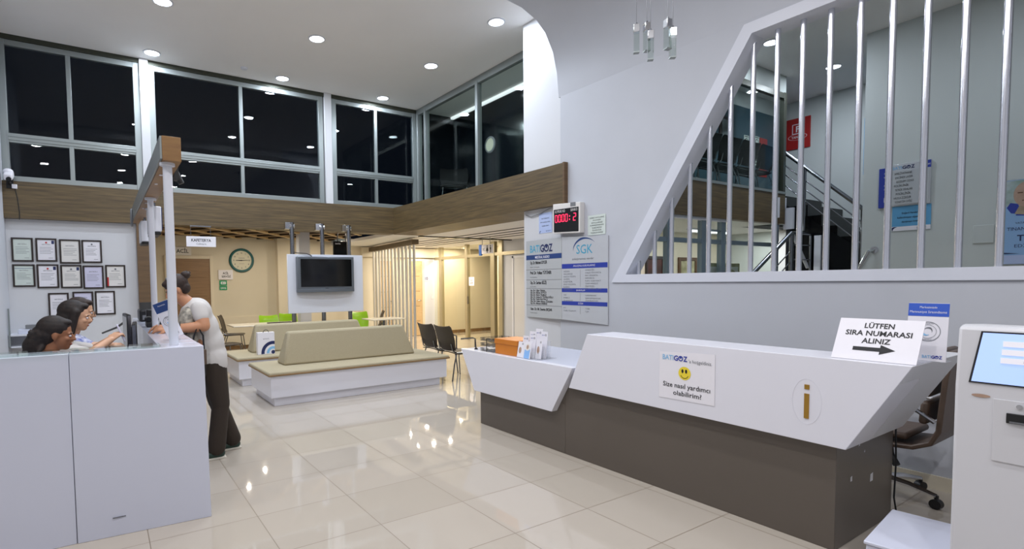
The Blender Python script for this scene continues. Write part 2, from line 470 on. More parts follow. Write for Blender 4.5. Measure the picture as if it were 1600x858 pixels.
# upper windows over the back beam
def window(name, x0, x1, mull, zt=5.03):
    y = 9.75; z0, zr0, zr1 = 3.04, 3.63, 3.73
    xa, xb = x0+.09, x1-.09
    f = MB().box(x0, y-.04, z0, xa, y+.04, zt).box(xb, y-.04, z0, x1, y+.04, zt)
    for za, zb_, d in ((z0, z0+.09, .036), (zt-.08, zt, .036), (zr0, zr1, .042)): f.box(xa-.01, y-d, za+.0005, xb+.01, y+d, zb_-.0005)
    f.box(mull-.03, y-.033, z0+.01, mull+.03, y+.033, zt-.01)
    f.box(xa, y-.03, zr0-.03, xb, y+.03, zr0+.01).box(xa, y-.05, zr0+.045, xb, y-.04, zr0+.055)
    w = struct(name, f, 'alu', bevel=.004)
    part('pane', MB().box(x0+.02, y-.006, z0+.02, x1-.02, y+.006, zt-.02), 'night_glass', w, smooth=False)
    return w
window('window_1', -1.13, .61, -.31)
window('window_2', .73, 3.60, 2.13)
window('window_3', 3.77, 5.62, 4.69)
struct('column_window', MB().box(.61, 9.66, 3.04, .73, 9.82, 5.1), 'wall_strip')
struct('column_window_2', MB().box(3.62, 9.66, 3.04, 3.75, 9.82, 5.1), 'wall_strip')
struct('trim_4', MB().box(-1.13, 9.70, 5.03, 5.65, 9.80, 5.1), 'dark_frame')
# side glazing of the mezzanine
g = MB().box(5.61, 5.77, 3.03, 5.69, 9.75, 3.07).box(5.61, 5.77, 4.98, 5.69, 9.75, 5.1)
for y in (9.66, 9.36, 7.60, 5.85): g.box(5.60, y-.035, 3.05, 5.70, y+.035, 5.02)
w4 = struct('window_4', g, 'alu', bevel=.004)
part('pane', MB().box(5.645, 5.8, 3.05, 5.655, 9.7, 5.0), 'clear_glass', w4, smooth=False)
# mezzanine behind the side glazing
struct('mezzanine_floor', MB().box(5.75, 4.85, 2.6, 10.36, 9.75, 3.03), 'hall_wall')
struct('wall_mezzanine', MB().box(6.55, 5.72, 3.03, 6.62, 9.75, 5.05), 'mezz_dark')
struct('trim_5', MB().box(6.50, 5.72, 5.06, 6.62, 9.75, 5.1), 'cornice_glow')  # glow put into the trim to draw its bright lit edge
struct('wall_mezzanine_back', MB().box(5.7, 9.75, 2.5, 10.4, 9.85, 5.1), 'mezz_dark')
struct('wall_mezzanine_room', MB().box(6.62, 5.6, 3.03, 12, 5.72, 5.1), 'hall_wall')
struct('mezzanine_panel', MB().box(6.62, 5.58, 3.03, 11.99, 5.6, 4.80), 'mezz_teal')
# mezzanine edge towards the stairwell
b2 = struct('beam_stairwell', MB().box(6.6, 4.78, 2.5, 10.36, 4.9, 3.04), 'beam_wood')
fr = MB().box(6.6, 4.785, 3.041, 10.28, 4.855, 3.08).box(6.6, 4.785, 4.70, 10.28, 4.855, 4.80).box(10.27, 4.78, 3.04, 10.36, 4.86, 4.81)
struct('wall_over_window', MB().box(6.6, 4.8, 4.80, 10.36, 4.86, 5.1), 'hall_ceiling')
w5 = struct('window_5', fr, 'dark_frame', bevel=.004)
part('sill', MB().box(6.6, 4.77, 3.03, 10.36, 4.79, 3.07), 'alu', w5)
part('pane', MB().box(6.6, 4.815, 3.07, 10.28, 4.825, 4.72), 'clear_glass', w5, smooth=False)
# stairwell walls
struct('wall_stairwell', MB().box(9.6, -3, 0, 9.8, 3.36, 5.1), 'hall_wall')
struct('wall_stair_far', MB().box(12, -3, 0, 12.2, 9.75, 5.1), 'hall_wall')
struct('wall_stair_front', MB().box(5.25, -3.2, 0, 12.2, -3, 5.1), 'hall_wall')
# warm room under the mezzanine, seen through the opening
struct('wall_warm_room', MB().box(8.2, 6.8, 0, 15, 6.95, 2.52), 'cream_wall')
struct('wall_warm_room_end', MB().box(15, 3.0, 0, 15.2, 6.95, 2.6), 'cream_wall')
struct('trim_6', MB().box(6.7, 4.82, 2.455, 8.60, 4.9, 2.5), 'trim_white')
wf = MB()
for x, w in ((7.12, .10), (8.03, .17), (8.55, .12), (10.28, .1)): wf.box(x-w/2, 4.86, 0, x+w/2, 4.94, 2.5)
wf.box(6.7, 4.87, 2.10, 10.3, 4.93, 2.17).box(8.10, 4.87, 2.30, 8.5, 4.93, 2.32)
w6 = struct('window_6', wf, 'alu_blue', bevel=.004)
part('pane', MB().box(6.7, 4.895, .02, 10.3, 4.905, 2.5), 'clear_glass', w6, smooth=False)
# lower ceilings
sl = MB().box(5.075, 4.95, 2.523, 10.36, 13.3, 2.59).box(10.36, 5.57, 2.523, 15, 6.95, 2.59)
struct('ceiling_corridor', sl, 'ceiling_white')
slots = MB()
for x in (6.52, 6.86, 7.2, 7.54): slots.box(x-.028, 5.0, 2.515, x+.028, 12.6, 2.53)
struct('ceiling_slots', slots, 'black')
struct('ceiling_cafeteria', MB().box(-1.2, 9.9, 2.66, 5.08, 13.3, 2.72), 'slat_wood')
sw = MB(); sd = MB()
for k in range(15):
    for sgn in (1, -1):
        x0 = -3 + k*.75; y0, y1 = 9.92, 13.28; dx = sgn*2.6
        p = Vector((x0 - dx/2, y0, 2.64)); q = Vector((x0 + dx/2, y1, 2.64))
        def clip(a, b):
            out = []
            for lo in (-1.1, 5.0):
                pass
            d = b-a; t0, t1 = 0, 1
            for lo, s_ in ((-1.1, 1), (5.0, -1)):
                fa = s_*(a.x-lo); fb = s_*(b.x-lo)
                if fa < 0 and fb < 0: return None
                if fa < 0: t0 = max(t0, fa/(fa-fb))
                if fb < 0: t1 = min(t1, fa/(fa-fb))
            return (a+d*t0, a+d*t1) if t1 > t0+.02 else None
        c = clip(p, q)
        if not c: continue
        a, b = c; d = b-a; R = Matrix(((d.normalized().x, -d.normalized().y, 0), (d.normalized().y, d.normalized().x, 0), (0, 0, 1)))
        (sw if sgn > 0 else sd).obox((a+b)/2 + Vector((0, 0, -.004*sgn)), (d.length, .085 if sgn > 0 else .06, .035), R)
struct('ceiling_slats_light', sw, 'slat_light'); struct('ceiling_slats_dark', sd, 'slat_dark')
# back wall of the cafeteria and of the corridor
struct('wall_cafeteria', MB().box(.3, 13.3, 0, 13, 13.45, 2.72), 'cream_wall')
struct('baseboard_cafeteria', MB().box(.3, 13.285, 0, 13, 13.3, .09), 'slat_wood')
struct('wall_cafeteria_side', MB().box(.3, 9.9, 0, .48, 13.3, 2.72), 'cream_wall')
struct('column_cafeteria', MB().box(3.63, 13.12, 0, 3.99, 13.3, 2.66), 'cream_panel')
struct('column_centre', MB().box(3.62, 11.4, 0, 3.86, 11.6, 2.66), 'wall_white')
struct('wall_panel', MB().box(2.2, 13.27, .09, 3.5, 13.3, .78).box(4.1, 13.27, .09, 5.9, 13.3, .9), 'cream_panel')
struct('wall_panel_corridor', MB().box(7.83, 13.26, 0, 8.3, 13.3, 2.2), 'trim_white')
def door(name, x0, x1, z, m, y=13.3):
    d = struct(name, MB().box(x0-.07, y-.05, 0, x0, y, z+.07).box(x1, y-.05, 0, x1+.07, y, z+.07).box(x0-.01, y-.045, z, x1+.01, y, z+.068), 'cream_panel')
    l = MB().box(x0, y-.03, .01, x1, y-.002, z)
    part('door_leaf', l, m, d)
    grooves = MB()
    for k in range(1, 5): grooves.box(x0+.08, y-.034, z*k/5-.006, x1-.08, y-.0295, z*k/5+.006)
    part('groove', grooves, 'slat_wood' if m == 'door_brown' else 'door_brown', d)
    part('door_handle', MB().cyl((x1-.08, y-.03, 1.02), (x1-.08, y-.08, 1.02), .012).cyl((x1-.08, y-.08, 1.02), (x1-.2, y-.08, 1.02), .011), 'steel', d)
    return d
door('door_1', 1.25, 2.11, 2.14, 'door_brown')
door('door_2', 7.40, 7.79, 2.14, 'door_light')
door('door_3', 6.40, 6.86, 2.14, 'door_light')
# bright band of lit niches above the corridor doors
nb = MB().box(5.9, 13.2, 2.24, 8.3, 13.3, 2.5)
struct('trim_7', nb, 'cream_panel')
# corridor glass partition with sliding door
cp = MB()
for y, w in ((12.86, .13), (11.58, .10), (10.45, .16), (10.13, .14)): cp.box(8.15, y-w/2, 0, 8.25, y+w/2, 2.523)
cp.box(8.16, 10.1, 2.17, 8.24, 13.2, 2.25)
w7 = struct('window_7', cp, 'alu_warm', bevel=.004)
part('pane', MB().box(8.195, 10.15, .02, 8.205, 13.25, 2.5), 'warm_glass', w7, smooth=False)
part('door_rail', MB().box(8.12, 11.45, .95, 8.14, 11.5, 1.15), 'steel', w7)
struct('wall_corridor', MB().box(8.2, 6.95, 0, 8.3, 10.06, 2.523), 'wall_white')
struct('wall_corridor_end', MB().box(9.4, 7.0, 0, 9.5, 11.9, 2.523), 'cream_wall')
d4 = struct('door_4', MB().box(8.16, 9.66, 0, 8.2, 9.71, 2.13).box(8.16, 8.75, 0, 8.2, 8.8, 2.13).box(8.16, 8.75, 2.08, 8.2, 9.71, 2.13), 'trim_white')
part('door_leaf', MB().box(8.175, 8.8, .01, 8.2, 9.66, 2.08), 'wall_strip', d4)
struct('trim_8', MB().box(8.15, 6.95, 2.17, 8.2, 10.06, 2.25), 'alu_warm')

# ================================================================== lights
LENS = MB
def downlight(x, y, z, label, group, power, r=.10, m='lamp_glow', color=COOL, cat='downlight'):
    t = thing('downlight', label, cat, (x, y, z), 0, group)
    part('trim_ring', MB().lathe([(r*1.22, 0), (r*1.22, -.008), (r*1.02, -.014), (r*1.0, -.004)], (x, y, z)), 'trim_white', t)
    part('lens', MB().lathe([(r*.98, -.003), (r*.98, -.009)], (x, y, z)), m, t)
    l = lamp('downlight_lamp', (0, 0, -.02), power, r*1.8, color, parent=t); l.parent = t
    return t
GDL = 'round downlights in the hall ceiling'
downlight(.77, 7.62, 5.1, 'leftmost round ceiling downlight, cut by the top edge of the picture', GDL, P_DOWN)
downlight(.77, 9.36, 5.1, 'round ceiling downlight just above the white post between the left windows', GDL, P_DOWN)
downlight(2.76, 7.62, 5.1, 'round ceiling downlight in the middle of the ceiling, away from the windows', GDL, P_DOWN)
downlight(2.76, 9.37, 5.1, 'round ceiling downlight close above the mullion of the middle window', GDL, P_DOWN)
downlight(4.69, 7.60, 5.1, 'round ceiling downlight between the corner of the windows and the one near the white wall', GDL, P_DOWN)
downlight(4.69, 9.38, 5.1, 'small far round ceiling downlight above the right-hand back window', GDL, P_DOWN)
downlight(4.69, 5.88, 5.1, 'round ceiling downlight nearest the tall white wall edge and the curved cove', GDL, P_DOWN)
for x, y in ((.77, 5.88), (2.76, 5.88)):
    lamp('ceiling_lamp', (x, y, 5.08), P_DOWN, .18, COOL)
for x, y in ((-1.2, 3.6), (.6, 3.6), (2.2, 3.6), (-1.2, 1.4), (.6, 1.4), (2.2, 1.4), (.6, -.8), (2.2, -.8)):
    lamp('ceiling_lamp', (x, y, 4.88), P_LOW, .18, NEUT if y < 4 else COOL)
downlight(8.66, 4.23, 5.1, 'round downlight in the stairwell ceiling seen between the first tall bars', 'round downlights in the stairwell', P_HALL)
downlight(10.56, 4.16, 5.1, 'round downlight in the stairwell ceiling, the smaller one farther right', 'round downlights in the stairwell', P_HALL)
lamp('ceiling_lamp', (7.6, 1.5, 5.08), P_HALL, .2, COOL)
lamp('ceiling_lamp', (9.0, 5.25, 5.08), P_MEZZ, .4, COOL)
lamp('ceiling_lamp', (6.1, 7.8, 5.08), 5, .2, COOL)
for x, y in ((2.91, 12.0), (2.38, 11.17), (2.37, 10.03), (4.13, 9.98), (4.6, 12.3)): lamp('ceiling_lamp', (x, y, 2.6), P_CAFE, .075, WARM)
for x, y in ((7.55, 12.7), (6.81, 12.27), (6.41, 11.27), (6.89, 11.26), (7.35, 11.2), (6.35, 9.84), (6.87, 9.85)): lamp('ceiling_lamp', (x, y, 2.512), P_CORR*.75, .07, WARM)
for x, y, k in ((6.2, 7.2, 1), (8.8, 11.4, 1.6), (8.75, 12.7, 1.6)): lamp('ceiling_lamp', (x, y, 2.512), P_CORR*k, .12, WARM)  # the two beyond the glass are unseen lamps added to brighten it
for x, y in ((9.3, 5.7), (11.2, 5.6)): lamp('ceiling_lamp', (x, y, 2.512), P_ROOM, .3, NEUT)
# ================================================================== reception desk (right)
t = thing('reception_desk', 'long white faceted reception desk on a dark grey base in front of the right wall', 'desk', (3.9, 2.9, 0))
part('base', MB().box(3.43, 1.29, 0, 4.25, 3.36, .62).box(3.43, 3.36, 0, 4.25, 4.62, .45).prism([(3.43, 3.36, .45), (3.43, 3.36, .62), (3.43, 3.30, .72), (3.43, 3.50, .45)], (.5, 0, 0)), 'desk_grey', t, .003)
part('main_shell', MB().prism([(3.37, 3.055, 1.10), (3.37, .954, 1.10), (3.37, 1.226, .608), (3.37, 3.262, .618)], (.32, 0, 0)), 'white_lam', t, .003)
part('end_panel', MB().prism([(3.375, .954, 1.0995), (3.375, 1.42, 1.0995), (3.375, 1.42, 1.05), (3.375, 1.09, 1.05), (3.375, 1.33, .609), (3.375, 1.2265, .609)], (.815, 0, 0)), 'end_white', t, .003)
low = MB().prism([(3.36, 4.885, .798), (3.36, 3.21, .798), (3.36, 3.46, .37), (3.36, 4.64, .366)], (.07, 0, 0))
part('low_shell', low, 'white_lam', t, .003)
part('low_tabletop', MB().box(3.43, 3.24, .76, 4.3, 4.88, .797), 'white_gloss', t, .003)
part('end_support', MB().box(4.2, 3.3, 0, 4.28, 4.6, .76), 'desk_grey', t)
part('info_symbol', MB().box(3.366, 1.407, .742, 3.372, 1.432, .885).box(3.366, 1.407, .910, 3.372, 1.432, .937), 'gold', t, label='gold letter i inlaid in the white front')
part('symbol_ring', MB().tube([(3.3695, 1.42+.075*math.cos(a), .84+.13*math.sin(a)) for a in [2*math.pi*k/40 for k in range(41)]], .0009, 6), 'white_lam', t)
for P in ([(3.62, .36), (3.64, .36), (3.64, .39), (3.62, .385)], [(3.80, .50), (3.815, .5), (3.81, .515)], [(3.72, .55), (3.74, .555), (3.735, .57)], [(3.9, .3), (3.94, .3), (3.94, .35), (3.905, .345)]):
    part('scuff_mark', MB().prism([(x, 1.2895, z) for x, z in P], (0, -.001, 0)), 'end_white', t)

# welcome sheet on the desk front (plane X = 3.37)
ps = thing('paper_sign', 'white welcome sheet with a yellow smiley stuck on the reception desk front', 'sign', (3.368, 2.165, .70))
part('sheet', MB().prism([(3.368, 2.37, 1.03), (3.368, 1.96, 1.05), (3.368, 1.96, .708), (3.368, 2.374, .70)], (-.0008, 0, 0)), 'paper', ps, smooth=False)
O = (3.367, 2.37, .70)
def bati(parent, O, x, y, h, U, V, w, m1='cyan_ink', m2='navy_dark'):
    vs, _ = text_verts('BATI', .012); 
    a = w*.44; lettering('logo_lettering', [('BATI', x, y, h, a, 'l', .01)], m1, parent, O, U, V)
    lettering('logo_lettering', [('G', x+a+w*.02, y, h, w*.17, 'l', .03), ('Z', x+w*.84, y, h, w*.16, 'l', .03)], m2, parent, O, U, V)
    cx, cy, r = x+a+w*.295, y+h*.48, h*.52
    P = arc(cx, cy, r*.62, r, 0, 360, 24) + [disc(cx, cy+h*.16, h*.2, 14)]
    shapes('logo_eye', P, m2, parent, O, U, V, .0015)
bati(ps, O, .025, .278, .036, RX, UZ, .19, 'light_cyan', 'blue_ink')
lettering('lettering', [("'a hoşgeldiniz.", .225, .272, .024, .165)], 'ink_soft', ps, O, RX, UZ)
lettering('lettering', [('Size nasıl yardımcı', .205, .088, .034, .35, 'c', .008), ('olabilirim?', .215, .035, .034, .21, 'c', .008)], 'ink', ps, O, RX, UZ)
shapes('smiley_face', [disc(.195, .195, .046, 32)], 'yellow', ps, O, RX, UZ, .0012)
shapes('smiley_features', [disc(.18, .21, .008, 14, .014), disc(.207, .21, .008, 14, .014)] + arc(.195, .19, .027, .031, 200, 340, 12), 'ink', ps, O, RX, UZ, .002)

# ------------------------------------------------------------------ things standing on the desk
# tent sign: LUTFEN SIRA NUMARASI ALINIZ (leans back, faces the hall)
def leaning(name, label, cat, x, y0, y1, z0, h, lean, m, th=.004):
    """a board facing -X, bottom at x, top leaning towards +X"""
    t = thing(name, label, cat, (x, (y0+y1)/2, z0))
    V = Vector((math.sin(lean), 0, math.cos(lean))); N = Vector((math.cos(lean), 0, -math.sin(lean)))
    p = [Vector((x, y0, z0)), Vector((x, y1, z0)), Vector((x, y1, z0))+V*h, Vector((x, y0, z0))+V*h]
    part('panel', MB().prism(p, N*th), m, t, smooth=False)
    return t, Vector((x, y0, z0)), V
t, O, V = leaning('desk_sign', 'white slanted board with a black arrow asking to take a queue number, on the desk', 'sign', 3.42, 1.325, .955, 1.102, .245, .50, 'paper')
part('foot', MB().prism([(3.50, 1.18, 1.25), (3.595, 1.18, 1.104), (3.60, 1.18, 1.104), (3.507, 1.18, 1.25)], (0, -.08, 0)), 'paper', t)
part('foot_plate', MB().box(3.42, .955, 1.1005, 3.625, 1.325, 1.103), 'acrylic', t)
lettering('lettering', [('LÜTFEN', .185, .190, .030, .13, 'c', .02), ('SIRA NUMARASI', .185, .145, .030, .29, 'c', .02), ('ALINIZ', .185, .100, .030, .125, 'c', .02)], 'ink', t, O, RX, V)
shapes('arrow', [[(.09, .055), (.21, .055), (.21, .038), (.275, .066), (.21, .094), (.21, .077), (.09, .077)]], 'ink', t, O, RX, V, .0015)
def ring_logo(parent, O, U, V, x, y, r, m='ink_soft'):
    shapes('seal_ring', arc(x, y, r*.95, r, 0, 360, 40) + arc(x, y, r*.66, r*.69, 0, 360, 32), m, parent, O, U, V, .0013)
    s = MB()
    lettering('seal_lettering', [('·MEMNUNİYET·', x, y+r*.74, r*.16, r*1.0, 'c'), ('GARANTİ', x, y-r*.90, r*.16, r*.7, 'c')], m, parent, O, U, V, .0014)
    shapes('seal_swirl', arc(x, y, r*.32, r*.50, 170, 300, 14, True), 'light_cyan', parent, O, U, V, .0016)
    shapes('seal_swirl', arc(x, y, r*.32, r*.48, -20, 150, 14, True), 'ink_soft', parent, O, U, V, .0016)
t, O, V = leaning('flyer_stand', 'tall white flyer stand with a blue header at the right end of the desk', 'sign', 3.64, 1.065, .90, 1.102, .305, .12, 'paper')
shapes('header', [rect(0, .235, .165, .303)], 'header_blue', t, O, RX, V, .001)
lettering('lettering', [('Merkezimizde', .082, .277, .012, .07, 'c'), ('Memnuniyet Sırasındasınız', .082, .252, .013, .15, 'c')], 'paper', t, O, RX, V)
ring_logo(t, O, RX, V, .085, .155, .052)
bati(t, O, .07, .015, .016, RX, V, .08, 'light_cyan', 'blue_ink')
part('foot', MB().box(3.635, .90, 1.1005, 3.72, 1.065, 1.104), 'acrylic', t)

# low table: orange box, letter trays, brochures
t = thing('storage_box', 'orange lidded storage box on the low end of the desk', 'box', (3.55, 4.17, .798))
A, B, C_, D = (3.43, 4.355), (3.43, 4.012), (3.72, 4.0), (3.72, 4.355)
part('body', MB().prism([(x, y, .798) for x, y in (A, B, C_, D)], (0, 0, .105)), 'orange', t, .003)
part('lid', MB().prism([(x+dx, y+dy, .902) for (x, y), dx, dy in zip((A, B, C_, D), (-.006, -.006, .006, .006), (.006, -.006, -.006, .006))], (0, 0, .052)), 'orange', t, .003)
t = thing('letter_tray', 'black wire three-tier letter tray beside the orange box', 'tray', (3.55, 4.49, .798))
for k in range(3):
    z = .805 + k*.055; m = MB()
    for a, b in (((3.42, 4.375), (3.42, 4.60)), ((3.42, 4.60), (3.72, 4.60)), ((3.72, 4.60), (3.72, 4.375)), ((3.42, 4.375), (3.72, 4.375))):
        for dz in (0, .013, .026): m.cyl((*a, z+dz), (*b, z+dz), .0026, n=6)
    for i in range(13): m.cyl((3.42+.3*i/12, 4.375, z), (3.42+.3*i/12, 4.60, z), .0016, n=5)
    part('tray_basket', m, 'black', t)
for x, y in ((3.42, 4.49), (3.72, 4.49), (3.72, 4.6)): part('upright', MB().cyl((x, y, .799), (x, y, .945), .004), 'black', t)
single('pen', MB().cyl((3.45, 4.72, .799), (3.455, 4.74, .90), .006, n=8).cyl((3.45, 4.72, .799), (3.449, 4.718, .80), .02, n=12), 'black', 'thin black pen standing at the far left end of the low desk', 'pen')
t = thing('brochure_holder', 'clear tiered holder on the low desk in front of the orange box', 'holder', (3.50, 3.86, .798))
part('base_plate', MB().box(3.40, 3.70, .799, 3.66, 3.985, .803), 'acrylic', t)
for k in range(3):
    part('pocket', MB().box(3.43+k*.075, 3.70, .80, 3.434+k*.075, 3.99, .87+k*.05), 'acrylic', t)
def brochure(label, x, y, z, w, h, lean, dec):
    t = thing('brochure', label, 'brochure', (x, y, z), 0, 'brochures in the clear holder')
    V = Vector((math.sin(lean), 0, math.cos(lean))); N = Vector((math.cos(lean), 0, -math.sin(lean)))
    p = [Vector((x, y+w/2, z)), Vector((x, y-w/2, z)), Vector((x, y-w/2, z))+V*h, Vector((x, y+w/2, z))+V*h]
    part('cover', MB().prism(p, N*.004), 'paper', t, smooth=False)
    O = p[0]
    if dec == 'text':
        shapes('print', [disc(w*.4, h*.45, w*.22, 16, h*.2)], 'face_tone', t, O, RX, V)
        shapes('logo_eye', arc(w*.72, h*.86, w*.07, w*.11, 0, 360, 14), 'ink', t, O, RX, V)
    elif dec == 'blue':
        shapes('print', [[(w*.1, 0), (w*.9, 0), (w*.9, h*.55), (w*.1, h*.5)]], 'brochure_blue', t, O, RX, V)
        shapes('portrait', [disc(w*.5, h*.66, w*.36, 18, w*.36)], 'paper_cream', t, O, RX, V, .0015)
        shapes('portrait_face', [disc(w*.5, h*.67, w*.16, 14, w*.22)], 'face_tone', t, O, RX, V, .002)
    else:
        lettering('lettering', [('BATI', w*.2, h*.84, w*.12, w*.4)], 'blue_ink', t, O, RX, V)
        shapes('logo_eye', arc(w*.75, h*.87, w*.07, w*.11, 0, 360, 14), 'ink', t, O, RX, V)
    return t
brochure('front left brochure showing a pink round picture in the clear holder', 3.408, 3.945, .803, .088, .155, .20, 'text')
brochure('pale blue brochure with a portrait, front centre of the clear holder', 3.402, 3.845, .803, .095, .165, .20, 'blue')
brochure('white brochure with an eye logo behind the front left brochure', 3.475, 3.955, .803, .085, .205, .14, 'logo')
brochure('white brochure behind the pale blue portrait brochure, second row', 3.475, 3.855, .803, .085, .22, .14, 'logo')
brochure('white brochure at the right edge of the second row in the holder', 3.475, 3.76, .803, .08, .185, .14, 'text')
brochure('tallest white brochure in the back row on the right side', 3.55, 3.775, .803, .09, .255, .10, 'logo')
brochure('tall white brochure in the back row on the left side', 3.55, 3.935, .803, .09, .245, .10, 'logo')
brochure('tall white brochure in the middle of the back row', 3.555, 3.855, .803, .09, .275, .10, 'logo')

# ================================================================== counter (left)
t = thing('service_counter', 'tall white service counter front with one vertical seam at the left', 'counter', (0, 4.2, 0))
part('front_panel', MB().prism([(-.183, 3.82, 0), (.559, 3.773, 0), (.545, 3.773, 1.15), (-.183, 3.82, 1.15)], (0, .235, 0)), 'white_gloss', t, .003)
part('front_panel', MB().box(-2.6, 3.825, 0, -.186, 4.055, 1.15), 'white_gloss', t, .003)
part('desk_top', MB().box(-1.9, 4.056, .72, -.75, 4.5, .75), 'white_gloss', t)
part('glass_ledge', MB().box(-2.6, 3.80, 1.156, .30, 4.0, 1.166), 'clear_glass', t, smooth=False)
for x in (-.9, -.6, -.25, -.05, .16): part('standoff', MB().cyl((x, 3.9, 1.148), (x, 3.9, 1.158), .012, n=10), 'chrome', t)
part('scuff_mark', MB().box(.0, 3.8, .115, .07, 3.806, .12), 'ink_soft', t)

t = thing('side_counter', 'narrow white counter run behind the front counter where the woman rests her arms', 'counter', (.42, 5.8, 0))
part('side_run', MB().box(.30, 4.058, 0, .545, 7.6, 1.148), 'white_gloss', t, .003)
t = thing('worktop', 'low white worktop behind the side counter holding the black monitors', 'worktop', (.19, 6.2, 0))
part('top', MB().box(.08, 4.9, .72, .299, 7.5, .75), 'white_gloss', t)
for y in (4.95, 7.35): part('leg', MB().box(.09, y, 0, .28, y+.04, .72), 'alu', t)
# overhead wooden gantry on white poles
t = thing('overhead_gantry', 'brown wooden overhead beam carried on white poles above the left counter', 'gantry', (.40, 5.5, 1.15))
part('beam', MB().box(.352, 3.84, 2.345, .462, 7.9, 2.50), 'overhead_wood', t, .002)
part('side_strip', MB().box(.340, 3.845, 2.355, .3515, 7.9, 2.498), 'alu', t, label='pale metal strip on the side of the beam')
for (y, x) in ((3.93, .387), (5.55, .398), (6.3, .447)):
    p = part('pole', MB().cyl((x, y, 1.1505), (x, y, 2.345), {3.93: .0285, 5.55: .026}.get(y, .014), n=20), 'trim_white', t)
    part('collar', MB().cyl((x, y, 2.327), (x, y, 2.345), .046, n=20), 'trim_white', p)
for y in (4.35, 4.75, 5.9, 6.3): part('spotlight', MB().cyl((.385, y, 2.338), (.385, y, 2.346), .012, n=12), 'paper', t)
for y in (4.25, 4.95): part('bracket', MB().box(.463, y, 2.30, .49, y+.07, 2.40).cyl((.475, y+.03, 2.36), (.51, y+.03, 2.28), .02), 'black', t)
def qdisplay(label, y):
    t = thing('queue_display', label, 'display', (.44, y, 2.06), 0, 'white boxes hung under the gantry')
    part('housing', MB().prism([(.40, y-.20, 2.30), (.40, y+.2, 2.30), (.50, y+.2, 2.30), (.50, y-.2, 2.30)], (0, 0, -.24)), 'trim_white', t, .008)
    part('lower_grille', MB().box(.405, y-.19, 2.03, .495, y+.19, 2.06), 'black', t, .01)
    part('screen', MB().box(.50, y-.19, 2.08, .508, y+.19, 2.29), 'navy_dark', t)
    part('hanger', MB().cyl((.45, y-.1, 2.30), (.45, y-.1, 2.345), .012).cyl((.45, y+.1, 2.3), (.45, y+.1, 2.345), .012), 'steel', t)
qdisplay('white display box hung under the gantry, nearer and larger of the two', 5.95)
qdisplay('white display box hung under the gantry, farther left and smaller', 7.3)
single('cable_loop', MB().tube([(.33, 7.5+.10*math.cos(a), 2.37+.10*math.sin(a)) for a in [2*math.pi*k/24 for k in range(25)]], .012, 8), 'grey_plastic', 'coiled grey cable at the far end of the wooden gantry', 'cable')
# flyer stand on the counter
t = thing('flyer_stand', 'slanted flyer with a blue header on the left counter before the woman', 'sign', (.40, 4.33, 1.15))
V = Vector((-.38, .05, 1)).normalized(); U = Vector((.97, -.25, 0)).normalized(); U = (U - V*U.dot(V)).normalized(); O = Vector((.395, 4.33, 1.152)); N = U.cross(V)
part('panel', MB().prism([O, O+U*.105, O+U*.105+V*.275, O+V*.275], N*-.004), 'paper', t, smooth=False)
shapes('header', [rect(0, .2, .105, .273)], 'navy', t, O, U, V)
lettering('lettering', [('Merkezimizde', .052, .245, .010, .05, 'c')], 'paper', t, O, U, V)
ring_logo(t, O, U, V, .052, .125, .036, 'ink')
lettering('lettering', [('BATIGÖZ', .05, .02, .014, .07, 'c')], 'ink_soft', t, O, U, V)
part('foot', MB().box(.36, 4.27, 1.1485, .53, 4.42, 1.1525), 'acrylic', t)

# ================================================================== benches
def make_bench(label):
    t = thing('bench', label, 'bench', (0, 0, 0), 0, 'upholstered double-sided benches')
    part('plinth', MB().box(.08, .07, 0, 2.55, 1.03, .11), 'white_lam', t, .003)
    part('body', MB().box(.03, .03, .11, 2.65, 1.07, .385), 'white_lam', t, .004)
    part('seat_cushion', MB().box(0, 0, .385, 2.69, 1.10, .438), 'fabric', t, .018)
    part('cushion_band', MB().box(-.003, -.003, .388, 2.693, 1.103, .412), 'fabric_edge', t, .008)
    b = MB(); z0, z1 = .437, .885
    lo = [(.33, .50), (2.38, .50), (2.38, .86), (.33, .86)]; hi = [(.43, .60), (2.22, .60), (2.22, .74), (.43, .74)]
    a = [b.bm.verts.new((x, y, z0)) for x, y in lo]; c = [b.bm.verts.new((x, y, z1)) for x, y in hi]
    b.bm.faces.new(a[::-1]); b.bm.faces.new(c)
    for i in range(4): b.bm.faces.new((a[i], a[(i+1) % 4], c[(i+1) % 4], c[i]))
    part('backrest', b, 'fabric', t, .03)
    return t
bench = make_bench('nearer beige upholstered bench with a white base, closest to the reception desk')
dup(bench, (1.655, 8.31, 0), 0, 'farther beige upholstered bench carrying a white paper bag, under the television')
bench.location = (1.70, 6.68, 0); WM[bench.name] = Matrix.Translation((1.70, 6.68, 0))
# paper bag on the far bench
t = thing('paper_bag', 'white paper carrier bag with a blue eye print on the far bench', 'bag', (2.14, 8.58, .438))
O = (2.015, 8.53, .439)
part('body', MB().prism([(2.015, 8.53, .439), (2.275, 8.53, .439), (2.275, 8.63, .439), (2.015, 8.63, .439)], (0, 0, .345)), 'paper', t, smooth=False)
part('handle', MB().tube([(2.10+.045*(1-math.cos(a)), 8.54, .77+.055*math.sin(a)) for a in [math.pi*k/12 for k in range(13)]], .005, 6), 'ink', t)
def clipq(P): return [(min(max(x, 0), .26), min(max(y, 0), .345)) for x, y in P]
shapes('eye_print', [clipq(p) for p in arc(.235, .02, .135, .185, 60, 185, 18)], 'navy_dark', t, O, UX, UZ)
shapes('eye_print', [clipq(p) for p in arc(.235, .02, .06, .10, 60, 185, 14)], 'light_cyan', t, O, UX, UZ)
shapes('eye_print', [clipq(disc(.235, .03, .03, 16))], 'navy_dark', t, O, UX, UZ, .0012)
